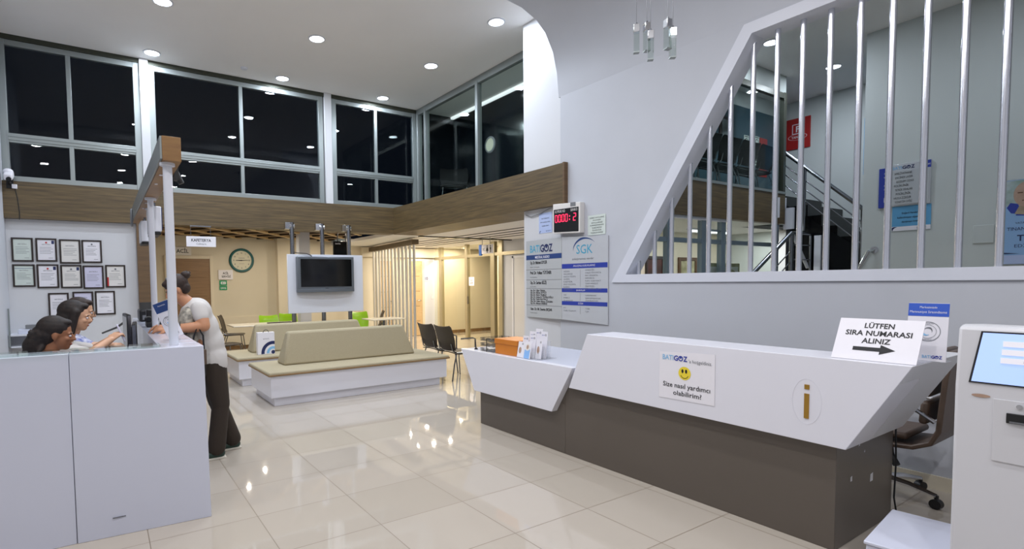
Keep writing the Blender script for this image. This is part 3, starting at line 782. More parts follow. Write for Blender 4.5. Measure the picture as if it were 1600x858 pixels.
lettering('lettering', [('BATIGÖZ', .13, .235, .018, .09, 'c')], 'ink_soft', t, O, UX, UZ)

# ================================================================== television on poles
t = thing('television_stand', 'white backboard on three steel poles carrying the television, behind the far bench', 'stand', (3.45, 9.53, 0))
part('backboard', MB().box(2.78, 9.44, 1.01, 4.225, 9.48, 2.07), 'trim_white', t, .004)
for x in (2.90, 3.46, 3.985):
    p = part('pole', MB().cyl((x, 9.52, 0), (x, 9.52, 2.64), .04, n=18), 'steel', t)
    part('clamp', MB().box(x-.12, 9.50, 2.52, x-.03, 9.60, 2.64).cyl((x-.05, 9.53, 2.58), (x+.045, 9.53, 2.58), .048), 'chrome', p, .004)
t = thing('television', 'grey flat television with a dark screen on the white backboard', 'television', (3.46, 9.40, 1.38))
part('housing', MB().prism([(2.925, 9.34, 1.44), (4.005, 9.34, 1.44), (4.005, 9.34, 2.03), (2.925, 9.34, 2.03)], (0, .10, 0)), 'tv_grey', t, .012)
part('screen', MB().box(2.985, 9.333, 1.485, 3.95, 9.341, 1.985), 'screen_off', t)
sp = MB(); pts = [(2.925 + 1.08*k/16, 9.345 - .035*math.sin(math.pi*k/16)) for k in range(17)]
sp.prism([(x, y, 1.385) for x, y in pts] + [(4.005, 9.43, 1.385), (2.925, 9.43, 1.385)], (0, 0, .06))
part('speaker_bar', sp, 'tv_grey', t, .004)
shapes('maker_mark', [rect(.51, .072, .57, .080)], 'ink', t, (2.925, 9.338, 1.38), UX, UZ, .003)
single('cable', MB().tube([(2.92, 9.45, 2.10), (3.02, 9.43, 2.09), (3.12, 9.42, 2.085), (3.19, 9.41, 2.06), (3.22, 9.42, 2.035)], .008, 6), 'black', 'black cable running over the top of the white television backboard', 'cable')
t = thing('hanging_display', 'small black display panel hung behind the right-hand television pole', 'display', (3.9, 9.9, 2.2))
part('panel', MB().box(3.86, 9.98, 1.95, 4.20, 10.03, 2.37), 'screen_off', t, .004)
part('hanger', MB().cyl((3.95, 10.0, 2.37), (3.95, 10.0, 2.66), .01).cyl((4.12, 10.0, 2.37), (4.12, 10.0, 2.66), .01), 'black', t)
lettering('lettering', [('Sıra No', .03, .36, .028, .11), ('5', .28, .36, .025)], 'paper', t, (3.86, 9.979, 1.95), UX, UZ, .002)
# tube screen
t = thing('tube_screen', 'screen of vertical metal tubes under a brown wooden bar near the corridor', 'partition', (5.95, 11.6, 0))
part('top_bar', MB().prism([(6.06, 13.12, 2.37), (5.72, 10.15, 2.37), (5.88, 10.14, 2.37), (6.2, 13.12, 2.37)], (0, 0, .11)), 'beam_wood', t, .003)
for k in range(13):
    f = k/12; part('tube', MB().cyl((6.12-.31*f, 12.95-2.72*f, 0), (6.12-.31*f, 12.95-2.72*f, 2.37), .03, n=14), 'tube_metal', t)

single('cable', MB().tube([(4.262, 1.282, .60), (4.268, 1.277, .35), (4.262, 1.280, .12), (4.28, 1.27, .012)], .005, 6), 'ink', 'thin dark cable hanging down the back edge of the grey desk base', 'cable')
# ================================================================== chairs
def shell_chair(name, label, m, legm, w=.46, arms=False, group=None, legs=True):
    """faces +Y in its own frame; seat front at +Y"""
    t = thing(name, label, 'chair', (0, 0, 0), 0, group)
    sp = [(.23, .425), (.20, .445), (.05, .44), (-.12, .432), (-.19, .445)]
    part('seat', MB().sheet(sp, w, .014, .012, 8, [.92, 1, 1, .97, .9]), m, t)
    bp = [(-.185, .46), (-.215, .52), (-.235, .62), (-.265, .74), (-.30, .83), (-.315, .845)]
    part('backrest', MB().sheet(bp, w, .012, -.03, 8, [.82, .92, 1, 1.0, .98, .9]), m, t)
    if legs:
        for sx in (-1, 1):
            part('leg', MB().tube([(sx*w*.40, .17, .43), (sx*w*.44, .19, .25), (sx*w*.47, .215, 0)], .011, 8), legm, t)
            part('leg', MB().tube([(sx*w*.40, -.14, .43), (sx*w*.44, -.20, .25), (sx*w*.47, -.25, 0)], .011, 8), legm, t)
        part('seat_frame', MB().tube([(-w*.40, .17, .428), (-w*.40, -.14, .428), (w*.40, -.14, .428), (w*.40, .17, .428), (-w*.40, .17, .428)], .01, 8), legm, t)
        part('back_support', MB().tube([(-w*.36, -.13, .43), (-w*.36, -.21, .47), (-w*.36, -.235, .58)], .01, 8), legm, t)
        part('back_support', MB().tube([(w*.36, -.13, .43), (w*.36, -.21, .47), (w*.36, -.235, .58)], .01, 8), legm, t)
    return t
GB = 'dark brown chairs by the corridor'
ch = shell_chair('waiting_chair', 'dark brown waiting chair by the bench end, nearest of the two', 'dark_brown_plastic', 'steel', .50, group=GB)
for sx in (1,):
    part('armrest', MB().tube([(sx*.262, .17, .42), (sx*.265, .17, .64), (sx*.265, .12, .655), (sx*.265, -.1, .655)], .012, 8), 'steel', ch)
c2 = dup(ch, (4.80, 7.62, 0), -math.pi/2, 'dark brown waiting chair by the bench end, the farther one')
ch.location = (4.78, 7.06, 0); ch.rotation_euler = (0, 0, -math.pi/2)
lc = shell_chair('cafe_chair', 'dark brown cafe chair at the left table, behind the standing woman', 'dark_brown_plastic', 'steel', .46, group='dark cafe chairs')
dup(lc, (2.45, 12.55, 0), -1.9, 'dark brown cafe chair half hidden at the far side of the left table')
dup(lc, (5.52, 11.85, 0), 1.2, 'dark brown cafe chair beside the tube screen behind the right table')
lc.location = (1.92, 10.55, 0); lc.rotation_euler = (0, 0, -1.25)
gc = shell_chair('lime_chair', 'lime green cafe chair behind the far bench, leftmost of the green ones', 'lime', 'chrome', .42, group='lime green cafe chairs')
for x, y, rz, lb in ((3.62, 12.1, math.pi, 'lime green cafe chair seen just left of the first television pole base'), (5.12, 11.42, math.pi, 'lime green cafe chair at the right-hand white cafe table')):
    dup(gc, (x, y, 0), rz, lb)
gc.location = (3.05, 11.6, 0); gc.rotation_euler = (0, 0, math.pi)
def cafe_table(label, x, y, w, d, z=.745):
    t = thing('cafe_table', label, 'table', (x, y, 0), 0, 'white cafe tables')
    part('tabletop', MB().box(x-w/2, y-d/2, z-.025, x+w/2, y+d/2, z), 'table_white', t, .008)
    part('column', MB().cyl((x, y, .02), (x, y, z-.025), .035), 'steel', t)
    part('base', MB().lathe([(.24, 0), (.24, .01), (.05, .03)], (x, y, 0)), 'steel', t)
    return t
cafe_table('long white cafe table on the left behind the paper bag bench', 2.75, 11.0, 1.35, .7)
cafe_table('white cafe table at right in front of the tube screen', 5.30, 10.75, .80, .62)
cafe_table('white cafe table in the middle behind the television poles', 4.0, 11.05, .7, .65, .70)
single('tablet', MB().box(2.78, 10.72, .746, 3.25, 10.95, .768), 'black', 'flat black folder lying on the left white cafe table', 'folder', bevel=.004)

# swivel chair behind the desk, faces +Y
t = thing('office_chair', 'brown leather swivel chair with chrome arms behind the desk end', 'chair', (4.66, 1.45, 0))
cx, cy = 4.66, 1.47
prof = [(cy+.24, .455), (cy+.1, .435), (cy-.1, .43), (cy-.22, .44), (cy-.30, .48), (cy-.335, .56), (cy-.345, .70), (cy-.36, .90), (cy-.385, 1.08)]
b = MB(); b.sheet(prof, .46, .03, 0, 8)
for v in b.bm.verts: v.co.x += cx
part('shell', b, 'leather', t, .008)
for i, (y0, z0, y1, z1) in enumerate(((cy+.23, .462, cy+.0, .446), (cy-.02, .446, cy-.2, .452), (cy-.300, .58, cy-.312, .74), (cy-.314, .76, cy-.325, .90), (cy-.327, .92, cy-.352, 1.07))):
    d = Vector((0, y1-y0, z1-z0)); L = d.length; d.normalize(); n = Vector((0, -d.z, d.y)); n = n if (n.z > 0 and i < 2) or (n.y > 0 and i > 1) else -n
    R = Matrix(((1, 0, 0), (0, d.y, n.y), (0, d.z, n.z)))
    part('cushion', MB().obox(Vector((cx, (y0+y1)/2, (z0+z1)/2)) + n*.035, (.43, L*.94, .045), R), 'leather', t, .018)
for sx in (-1, 1):
    X = cx + sx*.255
    part('armrest', MB().tube([(X, cy+.06, .44), (X, cy+.15, .60), (X, cy+.12, .665), (X, cy-.0, .69), (X, cy-.25, .68), (X, cy-.34, .62)], .014, 8), 'chrome', t)
part('gas_column', MB().cyl((cx, cy, .10), (cx, cy, .30), .03).cyl((cx, cy, .28), (cx, cy, .43), .02), 'chrome', t)
part('tilt_lever', MB().tube([(cx-.05, cy-.05, .40), (cx-.24, cy-.12, .36), (cx-.27, cy-.16, .30)], [.02, .018, .022], 8), 'black', t)
for k in range(5):
    a = math.radians(-98 + 72*k); ex, ey = cx+.31*math.cos(a), cy+.31*math.sin(a)
    l = part('base_leg', MB().tube([(cx, cy, .125), (cx+.16*math.cos(a), cy+.16*math.sin(a), .115), (ex, ey, .085)], [.026, .021, .015], 8), 'chrome', t)
    part('caster', MB().cyl((ex-.022*math.sin(a), ey+.022*math.cos(a), .033), (ex+.022*math.sin(a), ey-.022*math.cos(a), .033), .033, n=16).cyl((ex, ey, .05), (ex, ey, .09), .012), 'black', l)

# ================================================================== kiosk and white box
t = thing('ticket_kiosk', 'white queue ticket kiosk with a lit touch screen at the right edge', 'kiosk', (3.15, .40, 0))
pts = [(3.0, 0), (2.995, 1.09), (3.02, 1.335), (3.06, 1.345), (3.34, 1.33), (3.38, 1.1), (3.38, 0)]
part('body', MB().prism([(x, .71, z) for x, z in pts], (0, -.62, 0)), 'kiosk_white', t, .012)
Vk = Vector((.025, 0, .245)).normalized(); Nk = Vector((-.245, 0, .025)).normalized()
O = Vector((2.997, .675, 1.105))
def onk(y, s): return Vector((2.995, y, 1.09)) + Vk*s
sc_ = MB().prism([onk(.668, .02) + Nk*.001, onk(.13, .02) + Nk*.001, onk(.13, .232) + Nk*.001, onk(.640, .232) + Nk*.001], Nk*.003)
part('screen_bezel', sc_, 'ink', t, smooth=False)
sc_ = MB().prism([onk(.660, .026) + Nk*.004, onk(.135, .026) + Nk*.004, onk(.135, .226) + Nk*.004, onk(.634, .226) + Nk*.004], Nk*.001)
part('screen', sc_, 'screen_lit', t, smooth=False)
for k, s in enumerate((.196, .163, .130)):
    b = MB().prism([onk(.575+.002*k, s-.022) + Nk*.006, onk(.15, s-.022) + Nk*.006, onk(.15, s) + Nk*.006, onk(.575+.002*k, s) + Nk*.006], Nk*.003)
    q = part('menu_button', b, 'screen_bar', t)
    lettering('lettering', [(('1. MUAYENE', 'RANDEVU', 'RANDEVULU')[k] + ' İŞLEMLERİ', .06, .006, .010, .20)], 'ink', q, onk(.575, s-.022) + Nk*.0095, RX, Vk)
part('ticket_door', MB().prism([(2.9955, .593, .805), (2.9955, .15, .805), (2.9945, .15, 1.055), (2.9945, .593, 1.055)], (-.004, 0, 0)), 'kiosk_white', t, .001)
part('ticket_slot', MB().box(2.985, .20, .965, 2.993, .555, 1.005), 'black', t, .002)
part('slot_lip', MB().box(2.98, .21, .968, 2.987, .545, .975), 'steel', t)
part('lock', MB().cyl((2.992, .52, 1.035), (2.984, .52, 1.035), .009), 'chrome', t)
shapes('badge', [disc(.045, -.03, .028, 20, .007)], 'face_tone', t, (2.995, .675, 1.09), RX, UZ, .002)
t = thing('step_box', 'low white box on the floor between the desk and the kiosk', 'box', (3.25, .93, 0))
part('body', MB().prism([(3.0, 1.0, 0), (3.525, 1.057, 0), (3.555, .775, 0), (3.03, .718, 0)], (0, 0, .285)), 'white_gloss', t, .004)
part('lid', MB().prism([(2.992, 1.008, .286), (3.527, 1.066, .286), (3.56, .768, .286), (3.025, .71, .286)], (0, 0, .016)), 'white_gloss', t, .004)

# ================================================================== bars in the opening and pendants
t = thing('bar_screen', 'row of tall vertical metal bars filling the slanted wall opening', 'bars', (5.15, 2.4, 1.605))
for k in range(17):
    y = 3.912 - .2063*k; zt = min(3.757, 1.605 + (3.99-y)/(3.99-2.63)*2.152)
    b = part('bar', MB().cyl((5.16, y, 1.6055), (5.16, y, zt+(.03 if zt < 3.75 else -.001)), .0225, n=20), 'bar_metal', t)
t = thing('pendant_lamp', 'cluster of clear glass block pendants on thin cords high before the white wall', 'pendant lamp', (3.6, 2.63, 4.9))
part('canopy', MB().lathe([(.14, 0), (.14, -.02), (.12, -.03)], (3.6, 2.63, 4.899)), 'chrome', t)
for x, y, z, s in ((3.60, 2.765, 3.322, .0), (3.64, 2.70, 3.318, .3), (3.57, 2.615, 3.208, .0), (3.60, 2.49, 3.25, .5), (3.66, 2.49, 3.20, .1)):
    R = Matrix.Rotation(.785+s, 3, 'Z')
    g = part('glass_block', MB().obox((x, y, z+.08), (.042, .042, .15), R), 'pendant_glass', t, .002)
    part('cap', MB().obox((x, y, z+.185), (.047, .047, .062), R), 'chrome', g, .004)
    part('glass_base', MB().obox((x, y, z+.002), (.043, .043, .008), R), 'alu', g)
    part('cord', MB().cyl((x, y, z+.215), (x, y, 4.875), .0022, n=6).cyl((x, y, z+.214), (x, y, z+.232), .008, n=8), 'steel', g)

# ================================================================== signs on the right wall (plane X about 5.03)
K = 5.03/4.6
def yz(y, z): return (y*K, 1.55+(z-1.55)*K)
WX = 5.06
y0, zt = 5.70, 2.10; y1 = 4.965; y2 = 4.245; zb = 1.04
# left doctors panel bows out towards the joint, right panel bows back
t = thing('doctor_board', 'silver wall board listing doctors under a two-colour eye clinic logo', 'sign', (5.03, 5.33, 1.04))
def board(mb, ya, yb, xa, xb, bow):
    n = 10; P = []
    for i in range(n+1):
        f = i/n; P.append((xa+(xb-xa)*f - bow*math.sin(math.pi*f), ya+(yb-ya)*f))
    P2 = [(x+.012, y) for x, y in P]
    mb.prism([(x, y, zb) for x, y in P + P2[::-1]], (0, 0, zt-zb)); return P
XL, XR = 5.055, 5.005
part('panel', MB().prism([(XL, y0, zb), (XR, y1, zb), (XR+.015, y1, zb), (XL+.012, y0, zb)], (0, 0, zt-zb)), 'silver_panel', t, smooth=False)
part('mounting', MB().box(5.025, 4.97, 1.2, 5.05, 5.02, 1.9), 'steel', t)
U = Vector((XR-XL, y1-y0, 0)); LW = U.length; O = Vector((XL, y0, zb))
H = zt-zb
bati(t, O, .09, H-.165, .10, U, UZ, .47, 'cyan_ink', 'navy_dark')
shapes('header', [rect(0, H-.265, LW, H-.20)], 'navy', t, O, U, UZ)
lettering('lettering', [('MEDİKAL KADRO', LW/2-.02, H-.250, .034, .30, 'c', .015)], 'paper', t, O, U, UZ, .002)
shapes('rule', [rect(0, h, LW, h+.005) for h in (H-.405, H-.545, H-.665, .165)], 'ink_soft', t, O, U, UZ)
docs = [('Op. Dr. Mehmet SOYLER', H-.325, .036, .32), ('Prof. Dr. Volkan TÜTÜNER', H-.465, .036, .40), ('Op. Dr. Serkan BİLİŞ', H-.60, .036, .31)]
docs += [('Op. Dr. Uğur ÜNSAL', H-.725, .030, .29), ('Op. Dr. Fatma ÖYTUT', H-.770, .030, .31), ('Op. Dr. Emre YILMAZ', H-.815, .030, .31), ('Op. Dr. Ayşe B. TOPALOĞLU', H-.860, .030, .43), ('Op. Dr. Tarık KALYNCU', H-.905, .030, .33), ('Op. Dr. Selin Aksoy ÖZGEN', H-.950, .030, .42), ('Op. Dr. Ahmet SARIKIŞ', H-.995, .030, .32)]
docs = [(s, .09, y, h*1.15, w*1.12, 'l', .03) for s, y, h, w in docs]
# the seven names fill the field between the third rule and the lowest one
for i in range(7): s, x, y, h, w, a, bd = docs[3+i]; docs[3+i] = (s, x, .36 - i*.0295, .0235, w, a, bd)
docs.append(('Uzm. Dr. M. Devrim EKŞAR', .09, .10, .034, .46, 'l', .03))
small = [('Başhekim - Göz Hastalıkları', .09, H-.375, .017, .20), ('Göz Hastalıkları', .09, H-.515, .017, .15), ('Göz Hastalıkları', .09, H-.645, .017, .13), ('Anestezi Uzmanı', .09, .055, .017, .15)]
lettering('lettering', docs, 'ink', t, O, U, UZ); lettering('small_lettering', small, 'ink_soft', t, O, U, UZ)
t = thing('insurance_board', 'silver wall board with a swoosh logo and blue bands right of the doctors board', 'sign', (5.0, 4.6, 1.04))
part('panel', MB().prism([(XR, y1-.004, zb+.002), (5.035, y2, zb-.03), (5.047, y2, zb-.03), (XR+.015, y1-.004, zb+.002)], (0, 0, H)), 'silver_panel_light', t, smooth=False)
part('mounting', MB().box(5.03, 4.4, 1.2, 5.05, 4.8, 1.9), 'steel', t)
U = Vector((.03, y2-y1, 0)); O = Vector((XR, y1-.004, zb)); RW = U.length
lettering('lettering', [('SGK', .24, H-.225, .115, .25, 'l', .0)], 'cyan_ink', t, O, U, UZ)
shapes('swoosh', arc(.38, H-.19, .19, .225, 40, 180, 20, True, .75), 'navy', t, O, U, UZ)
lettering('lettering', [('anlaşmamız vardır', .17, H-.30, .028, .34)], 'ink_soft', t, O, U, UZ)
shapes('band', [rect(.0, H-.405, RW-.01, H-.345), rect(.0, .355, RW-.01, .405), rect(.0, .19, RW-.01, .24)], 'blue_ink', t, O, U, UZ)
lettering('band_lettering', [('ANLAŞMALI KURUMLARIMIZ', RW/2, H-.385, .024, .34, 'c'), ('BANKALAR', RW/2-.05, .37, .022, .14, 'c'), ('DİĞER', RW/2-.05, .205, .022, .08, 'c')], 'paper', t, O, U, UZ, .002)
nm = ['AKSİGORTA', 'ALLIANZ', 'ANADOLU SİGORTA', 'AXA SİGORTA', 'DEMİR', 'ERGO SİGORTA', 'EUREKO', 'GROUPAMA SİG.', 'GÜNEŞ SİG.', 'HALK SİGORTA', 'RAY SİGORTA', 'MAPFRE GENEL SİG.', 'NN HAYAT', 'YAPI KREDİ', 'ZİRAAT SİGORTA', 'ZURICH']
L = [(nm[i], .03, H-.45-i*.033, .019, .10+.05*((i*7) % 3)) for i in range(8)] + [(nm[8+i % 8], .38, H-.44-i*.033, .019, .14+.05*((i*5) % 3)) for i in range(8)]
L += [('TSK', .03, .31, .017, .05), ('EMEKLİ', .03, .275, .017, .10), ('İŞ BANKASI', .03, .242, .015, .15), ('VAKIFBANK', .38, .31, .017, .17), ('ŞEKERBANK', .38, .275, .017, .24), ('AKBANK', .38, .245, .015, .2), ('PTT', .03, .145, .017, .04), ('TÜRK TELEKOM', .03, .11, .017, .2), ('TOBB', .38, .145, .017, .07), ('TJK', .38, .11, .017, .06)]
lettering('small_lettering', L, 'ink_soft', t, O, U, UZ)
shapes('rule', [rect(.30, .42, .303, H-.42), rect(.30, .25, .303, .345), rect(.30, .08, .303, .18)], 'ink_soft', t, O, U, UZ)
# white back plate and blue note above the doctors board
t = thing('notice', 'small pale blue notice on the white wall above the doctors board', 'notice', (5.075, 5.4, 2.2))
O = Vector((5.074, 5.46, 2.19))
part('sheet', MB().prism([O, O+Vector((0, -.25, 0)), O+Vector((0, -.25, .27)), O+Vector((0, 0, .27))], (.001, 0, 0)), 'paper_blue', t, smooth=False)
O = O + Vector((-.002, 0, 0))
lettering('lettering', [('Sayın hastalarımız', .125, .19, .016, .15, 'c'), ('sıra numarası alınız', .125, .14, .016, .19, 'c'), ('teşekkür ederiz', .125, .09, .016, .13, 'c')], 'ink', t, O, RX, UZ)
shapes('logo', arc(.05, .0, .03, .04, 90, 190, 8, True), 'navy_dark', t, O, RX, UZ)
lettering('lettering', [('BATIGÖZ', .14, .018, .014, .09)], 'navy_dark', t, O, RX, UZ)
t = thing('notice', 'white printed notice behind the right edge of the red number display', 'notice', (5.045, 4.4, 2.1))
O = Vector((5.044, 4.56, 2.09))
part('sheet', MB().prism([O, O+Vector((0, -.27, 0)), O+Vector((0, -.27, .24)), O+Vector((0, 0, .24))], (.001, 0, 0)), 'paper_mint', t, smooth=False)
O = O + Vector((-.002, 0, 0))
lettering('lettering', [(s, .14, .20-.03*i, .015, w, 'c') for i, (s, w) in enumerate((('DEĞERLİ HASTALARIMIZ', .22), ('MUAYENE', .12), ('SONUÇLARINIZI', .17), ('DANIŞMADAN', .20), ('ALABİLİRSİNİZ', .15), ('İLGİNİZE', .14), ('TEŞEKKÜR EDERİZ', .19)))], 'ink', t, O, RX, UZ)
t = thing('number_display', 'beige boxed display with red glowing digits above the two wall boards', 'display', (5.0, 4.8, 2.1))
part('housing', MB().prism([(4.93, 5.045, 2.15), (4.97, 4.62, 2.13), (5.05, 4.62, 2.13), (5.05, 5.045, 2.15)], (0, 0, .375)), 'paper_cream', t, .006)
U = Vector((.04, -.425, 0)); O = Vector((4.93, 5.045, 2.15)); N = U.normalized().cross(Vector(UZ))
face = MB().prism([O + U.normalized()*a + Vector((0, 0, b)) + N*.001 for a, b in ((.02, .015), (.405, .0), (.405, .30), (.02, .30))], N*.003)
part('display_face', face, 'black_gloss', t, smooth=False)
part('speaker', MB().prism([O + U.normalized()*a + Vector((0, 0, b)) for a, b in ((.28, .315), (.36, .313), (.36, .362), (.28, .364))], N*.002), 'grey_plastic', t)
lettering('lettering', [('KUYRUK NO', .04, .255, .035, .16), ('BANKO', .29, .255, .035, .10)], 'paper_cream', t, O, U, UZ, .006)
def seg(x, y, w, h, on):
    s = w*.17; P = {'a': rect(x+s, y+h-s, x+w-s, y+h), 'g': rect(x+s, y+h/2-s/2, x+w-s, y+h/2+s/2), 'd': rect(x+s, y, x+w-s, y+s), 'f': rect(x, y+h/2+s/2, x+s, y+h-s/2), 'b': rect(x+w-s, y+h/2+s/2, x+w, y+h-s/2), 'e': rect(x, y+s/2, x+s, y+h/2-s/2), 'c': rect(x+w-s, y+s/2, x+w, y+h/2-s/2)}
    return [P[k] for k in on]
D = sum([seg(.04+.054*i, .135, .040, .095, 'abcdef') for i in range(4)], []) + [rect(.268, .15, .278, .165), rect(.268, .19, .278, .205)] + seg(.325, .135, .045, .095, 'abged')
shapes('digits', D, 'led', t, O, U, UZ, .006)
single('cable', MB().tube([(5.07, 5.72, 2.47), (5.06, 5.6, 2.43), (5.06, 5.4, 2.46), (5.05, 5.25, 2.50), (5.03, 5.1, 2.51)], .006, 6), 'grey_plastic', 'thin cable pinned to the wall below the wooden beam end', 'cable')
single('cable', MB().tube([(5.04, 5.14, 2.50), (5.03, 5.10, 2.495), (4.99, 5.07, 2.49), (4.96, 5.055, 2.50)], .007, 6), 'black', 'black cable drooping over the top of the red number display', 'cable')

# ================================================================== left wall: certificates
def certificate(label, x0, z1, x1, z0, kind):
    y = 9.72
    t = thing('framed_certificate', label, 'certificate', ((x0+x1)/2, y-.02, z0), 0, 'framed certificates')
    f = .022
    fr = MB().box(x0, y-.022, z0, x0+f, y-.001, z1).box(x1-f, y-.022, z0, x1, y-.001, z1).box(x0+f, y-.022, z0, x1-f, y-.001, z0+f).box(x0+f, y-.022, z1-f, x1-f, y-.001, z1)
    part('frame', fr, 'frame_dark', t, .002)
    part('sheet', MB().box(x0+f, y-.010, z0+f, x1-f, y-.004, z1-f), {'c': 'paper_cream', 'm': 'paper_mint', 'l': 'paper_lilac', 'r': 'paper_cream'}.get(kind[0], 'paper'), t)
    O = (x0+f, y-.0105, z0+f); w, h = x1-x0-2*f, z1-z0-2*f
    shapes('print', textlines(w*.12, w*.9, [h*(.62-.075*i) for i in range(5)], h*.014, .4) + [rect(w*.6, h*.1, w*.85, h*.115)], 'ink_soft', t, O, UX, UZ)
    lettering('heading', [('SERTİFİKA', w/2, h*.74, h*.055, w*.5, 'c')], 'ink_soft', t, O, UX, UZ)
    if 'e' in kind: shapes('emblem', [disc(w*.5, h*.86, w*.06, 16)], 'red', t, O, UX, UZ)
    if 'b' in kind: shapes('emblem', [disc(w*.5, h*.86, w*.06, 16)], 'ink_soft', t, O, UX, UZ)
    if 'p' in kind: shapes('photo', [rect(w*.8, h*.8, w*.95, h*.96)], 'navy_dark', t, O, UX, UZ)
    if 't' in kind: shapes('top_band', [rect(0, h*.86, w, h*.875)], 'navy', t, O, UX, UZ)
    if 'r' in kind: shapes('red_margin', [rect(0, 0, w*.09, h*.45)], 'red', t, O, UX, UZ)
    return t
for a in (
 ('plain pale certificate in a dark frame, top row at the far left', -1.075, 2.255, -.827, 1.912, 'm'),
 ('framed certificate with a red emblem and small photo, second in the top row', -.798, 2.255, -.547, 1.915, 'wep'),
 ('framed cream certificate without emblem, third in the top row', -.518, 2.246, -.257, 1.889, 'c'),
 ('framed certificate with a grey emblem at the right end of the top row', -.243, 2.245, .013, 1.901, 'wb'),
 ('framed certificate with a dark band near its top, left end of the middle row', -1.076, 1.873, -.819, 1.549, 'mt'),
 ('framed certificate with a red emblem and photo, second in the middle row', -.799, 1.875, -.539, 1.526, 'wep'),
 ('framed cream certificate with a grey emblem in the centre of the middle row', -.518, 1.868, -.255, 1.521, 'cbp'),
 ('framed lilac-tinted certificate without emblem, fourth in the middle row', -.242, 1.86, .023, 1.507, 'l'),
 ('framed certificate with a red left margin, right end of the middle row', .045, 1.871, .313, 1.522, 'rb'),
 ('framed certificate at the left end of the bottom row of three', -.68, 1.453, -.431, 1.092, 'w'),
 ('framed certificate in the middle of the bottom row, partly behind a head', -.385, 1.466, -.124, 1.117, 'l'),
 ('framed certificate at the right end of the bottom row of three', -.103, 1.47, .16, 1.105, 'w')): certificate(*a)
# wall camera and its cable
t = thing('security_camera', 'white security camera with a black bracket on the beam at the left corner', 'camera', (-1.04, 9.55, 2.98))
part('housing', MB().obox((-1.03, 9.42, 3.08), (.10, .22, .09), Matrix.Rotation(.35, 3, 'X')), 'paper', t, .02)
part('dome', MB().ball((-1.04, 9.47, 3.14), (.06, .06, .045)), 'paper', t)
part('bracket', MB().cyl((-1.04, 9.6, 3.0), (-1.04, 9.47, 3.02), .022).box(-1.08, 9.585, 2.93, -1.0, 9.6, 3.06), 'black', t)
part('lens', MB().cyl((-1.02, 9.32, 3.02), (-1.02, 9.29, 3.01), .03), 'black_gloss', t)
part('junction', MB().box(-1.02, 9.57, 2.93, -.96, 9.6, 2.99), 'paper', t, .004)
single('cable', MB().tube([(-.99, 9.595, 2.95), (-.965, 9.594, 2.8), (-.95, 9.595, 2.6), (-.955, 9.594, 2.5)], .005, 6), 'black', 'thin black cable hanging down the wooden beam below the security camera', 'cable')
single('wire', MB().tube([(-1.06, 9.68, 3.75), (-1.05, 9.66, 3.5), (-1.02, 9.60, 3.18)], .003, 6), 'grey_plastic', 'thin wire slanting across the leftmost window down to the security camera', 'wire')
single('smoke_detector', MB().lathe([(.055, 0), (.055, -.015), (.045, -.03), (.02, -.035)], (2.10, 9.24, 5.1)), 'trim_white', 'small round smoke detector on the ceiling above the wide middle window', 'detector')

# ================================================================== cafeteria signs
t = thing('hanging_sign', 'white hanging sign with cafeteria lettering under the wooden beam', 'sign', (1.42, 9.5, 2.17))
part('panel', MB().box(1.178, 9.56, 2.172, 1.628, 9.575, 2.342), 'paper', t, .003)
part('hanger', MB().cyl((1.25, 9.567, 2.342), (1.25, 9.567, 2.52), .004, n=6), 'steel', t); part('hanger', MB().cyl((1.55, 9.567, 2.342), (1.55, 9.567, 2.52), .004, n=6), 'steel', t)
part('ceiling_clip', MB().box(1.24, 9.56, 2.5, 1.56, 9.575, 2.52), 'steel', t)
lettering('lettering', [('KAFETERYA', .225, .085, .048, .30, 'c', .02)], 'ink', t, (1.178, 9.56, 2.172), UX, UZ)
lettering('small_lettering', [('Cafeteria', .225, .035, .03, .15, 'c')], 'ink_soft', t, (1.178, 9.56, 2.172), UX, UZ)
t = thing('wall_sign', 'white emergency sign on the wall above the brown wooden door', 'sign', (1.55, 13.28, 2.2))
part('panel', MB().box(1.36, 13.27, 2.215, 1.73, 13.298, 2.40), 'paper_cream', t, .003)
lettering('lettering', [('ACİL', .19, .055, .085, .25, 'c', .015)], 'ink', t, (1.36, 13.27, 2.215), UX, UZ)
t = thing('wall_sign', 'small white emergency sign with two lines below the round clock', 'sign', (2.45, 13.28, 1.65))
part('panel', MB().box(2.29, 13.27, 1.66, 2.61, 13.298, 1.885), 'paper', t, .003)
lettering('lettering', [('ACİL', .16, .125, .05, .13, 'c', .02), ('SERVİSİ', .17, .05, .045, .2, 'c', .02)], 'ink', t, (2.29, 13.27, 1.66), UX, UZ)
for nm, z0, z1, lb, tx in (('exit_sign', 1.52, 1.64, 'green exit sign with an arrow, directly under the small white emergency sign', ''), ('exit_sign', 1.415, 1.51, 'lower green exit sign with lettering under the arrow sign', 'ÇIKIŞ')):
    t = thing(nm, lb, 'sign', (2.39, 13.28, z0), 0, 'green exit signs')
    part('panel', MB().box(2.31, 13.285, z0, 2.475, 13.298, z1), 'green_sign', t)
    if tx: lettering('lettering', [(tx, .082, .03, .035, .12, 'c', .02)], 'paper', t, (2.31, 13.285, z0), UX, UZ)
    else: shapes('arrow', [rect(.03, .03, .14, .09)], 'paper', t, (2.31, 13.285, z0), UX, UZ), shapes('arrow_head', [[(.04, .06), (.07, .08), (.07, .065), (.125, .065), (.125, .055), (.07, .055), (.07, .04)]], 'green_sign', t, (2.31, 13.285, z0), UX, UZ, .002)
cx, cz, R0 = 2.82, 2.113, .285; y = 13.3
t = thing('wall_clock', 'round wall clock with a dark teal rim on the cream wall', 'clock', (cx, y, cz))
TR = Matrix.Rotation(math.pi/2, 4, 'X')
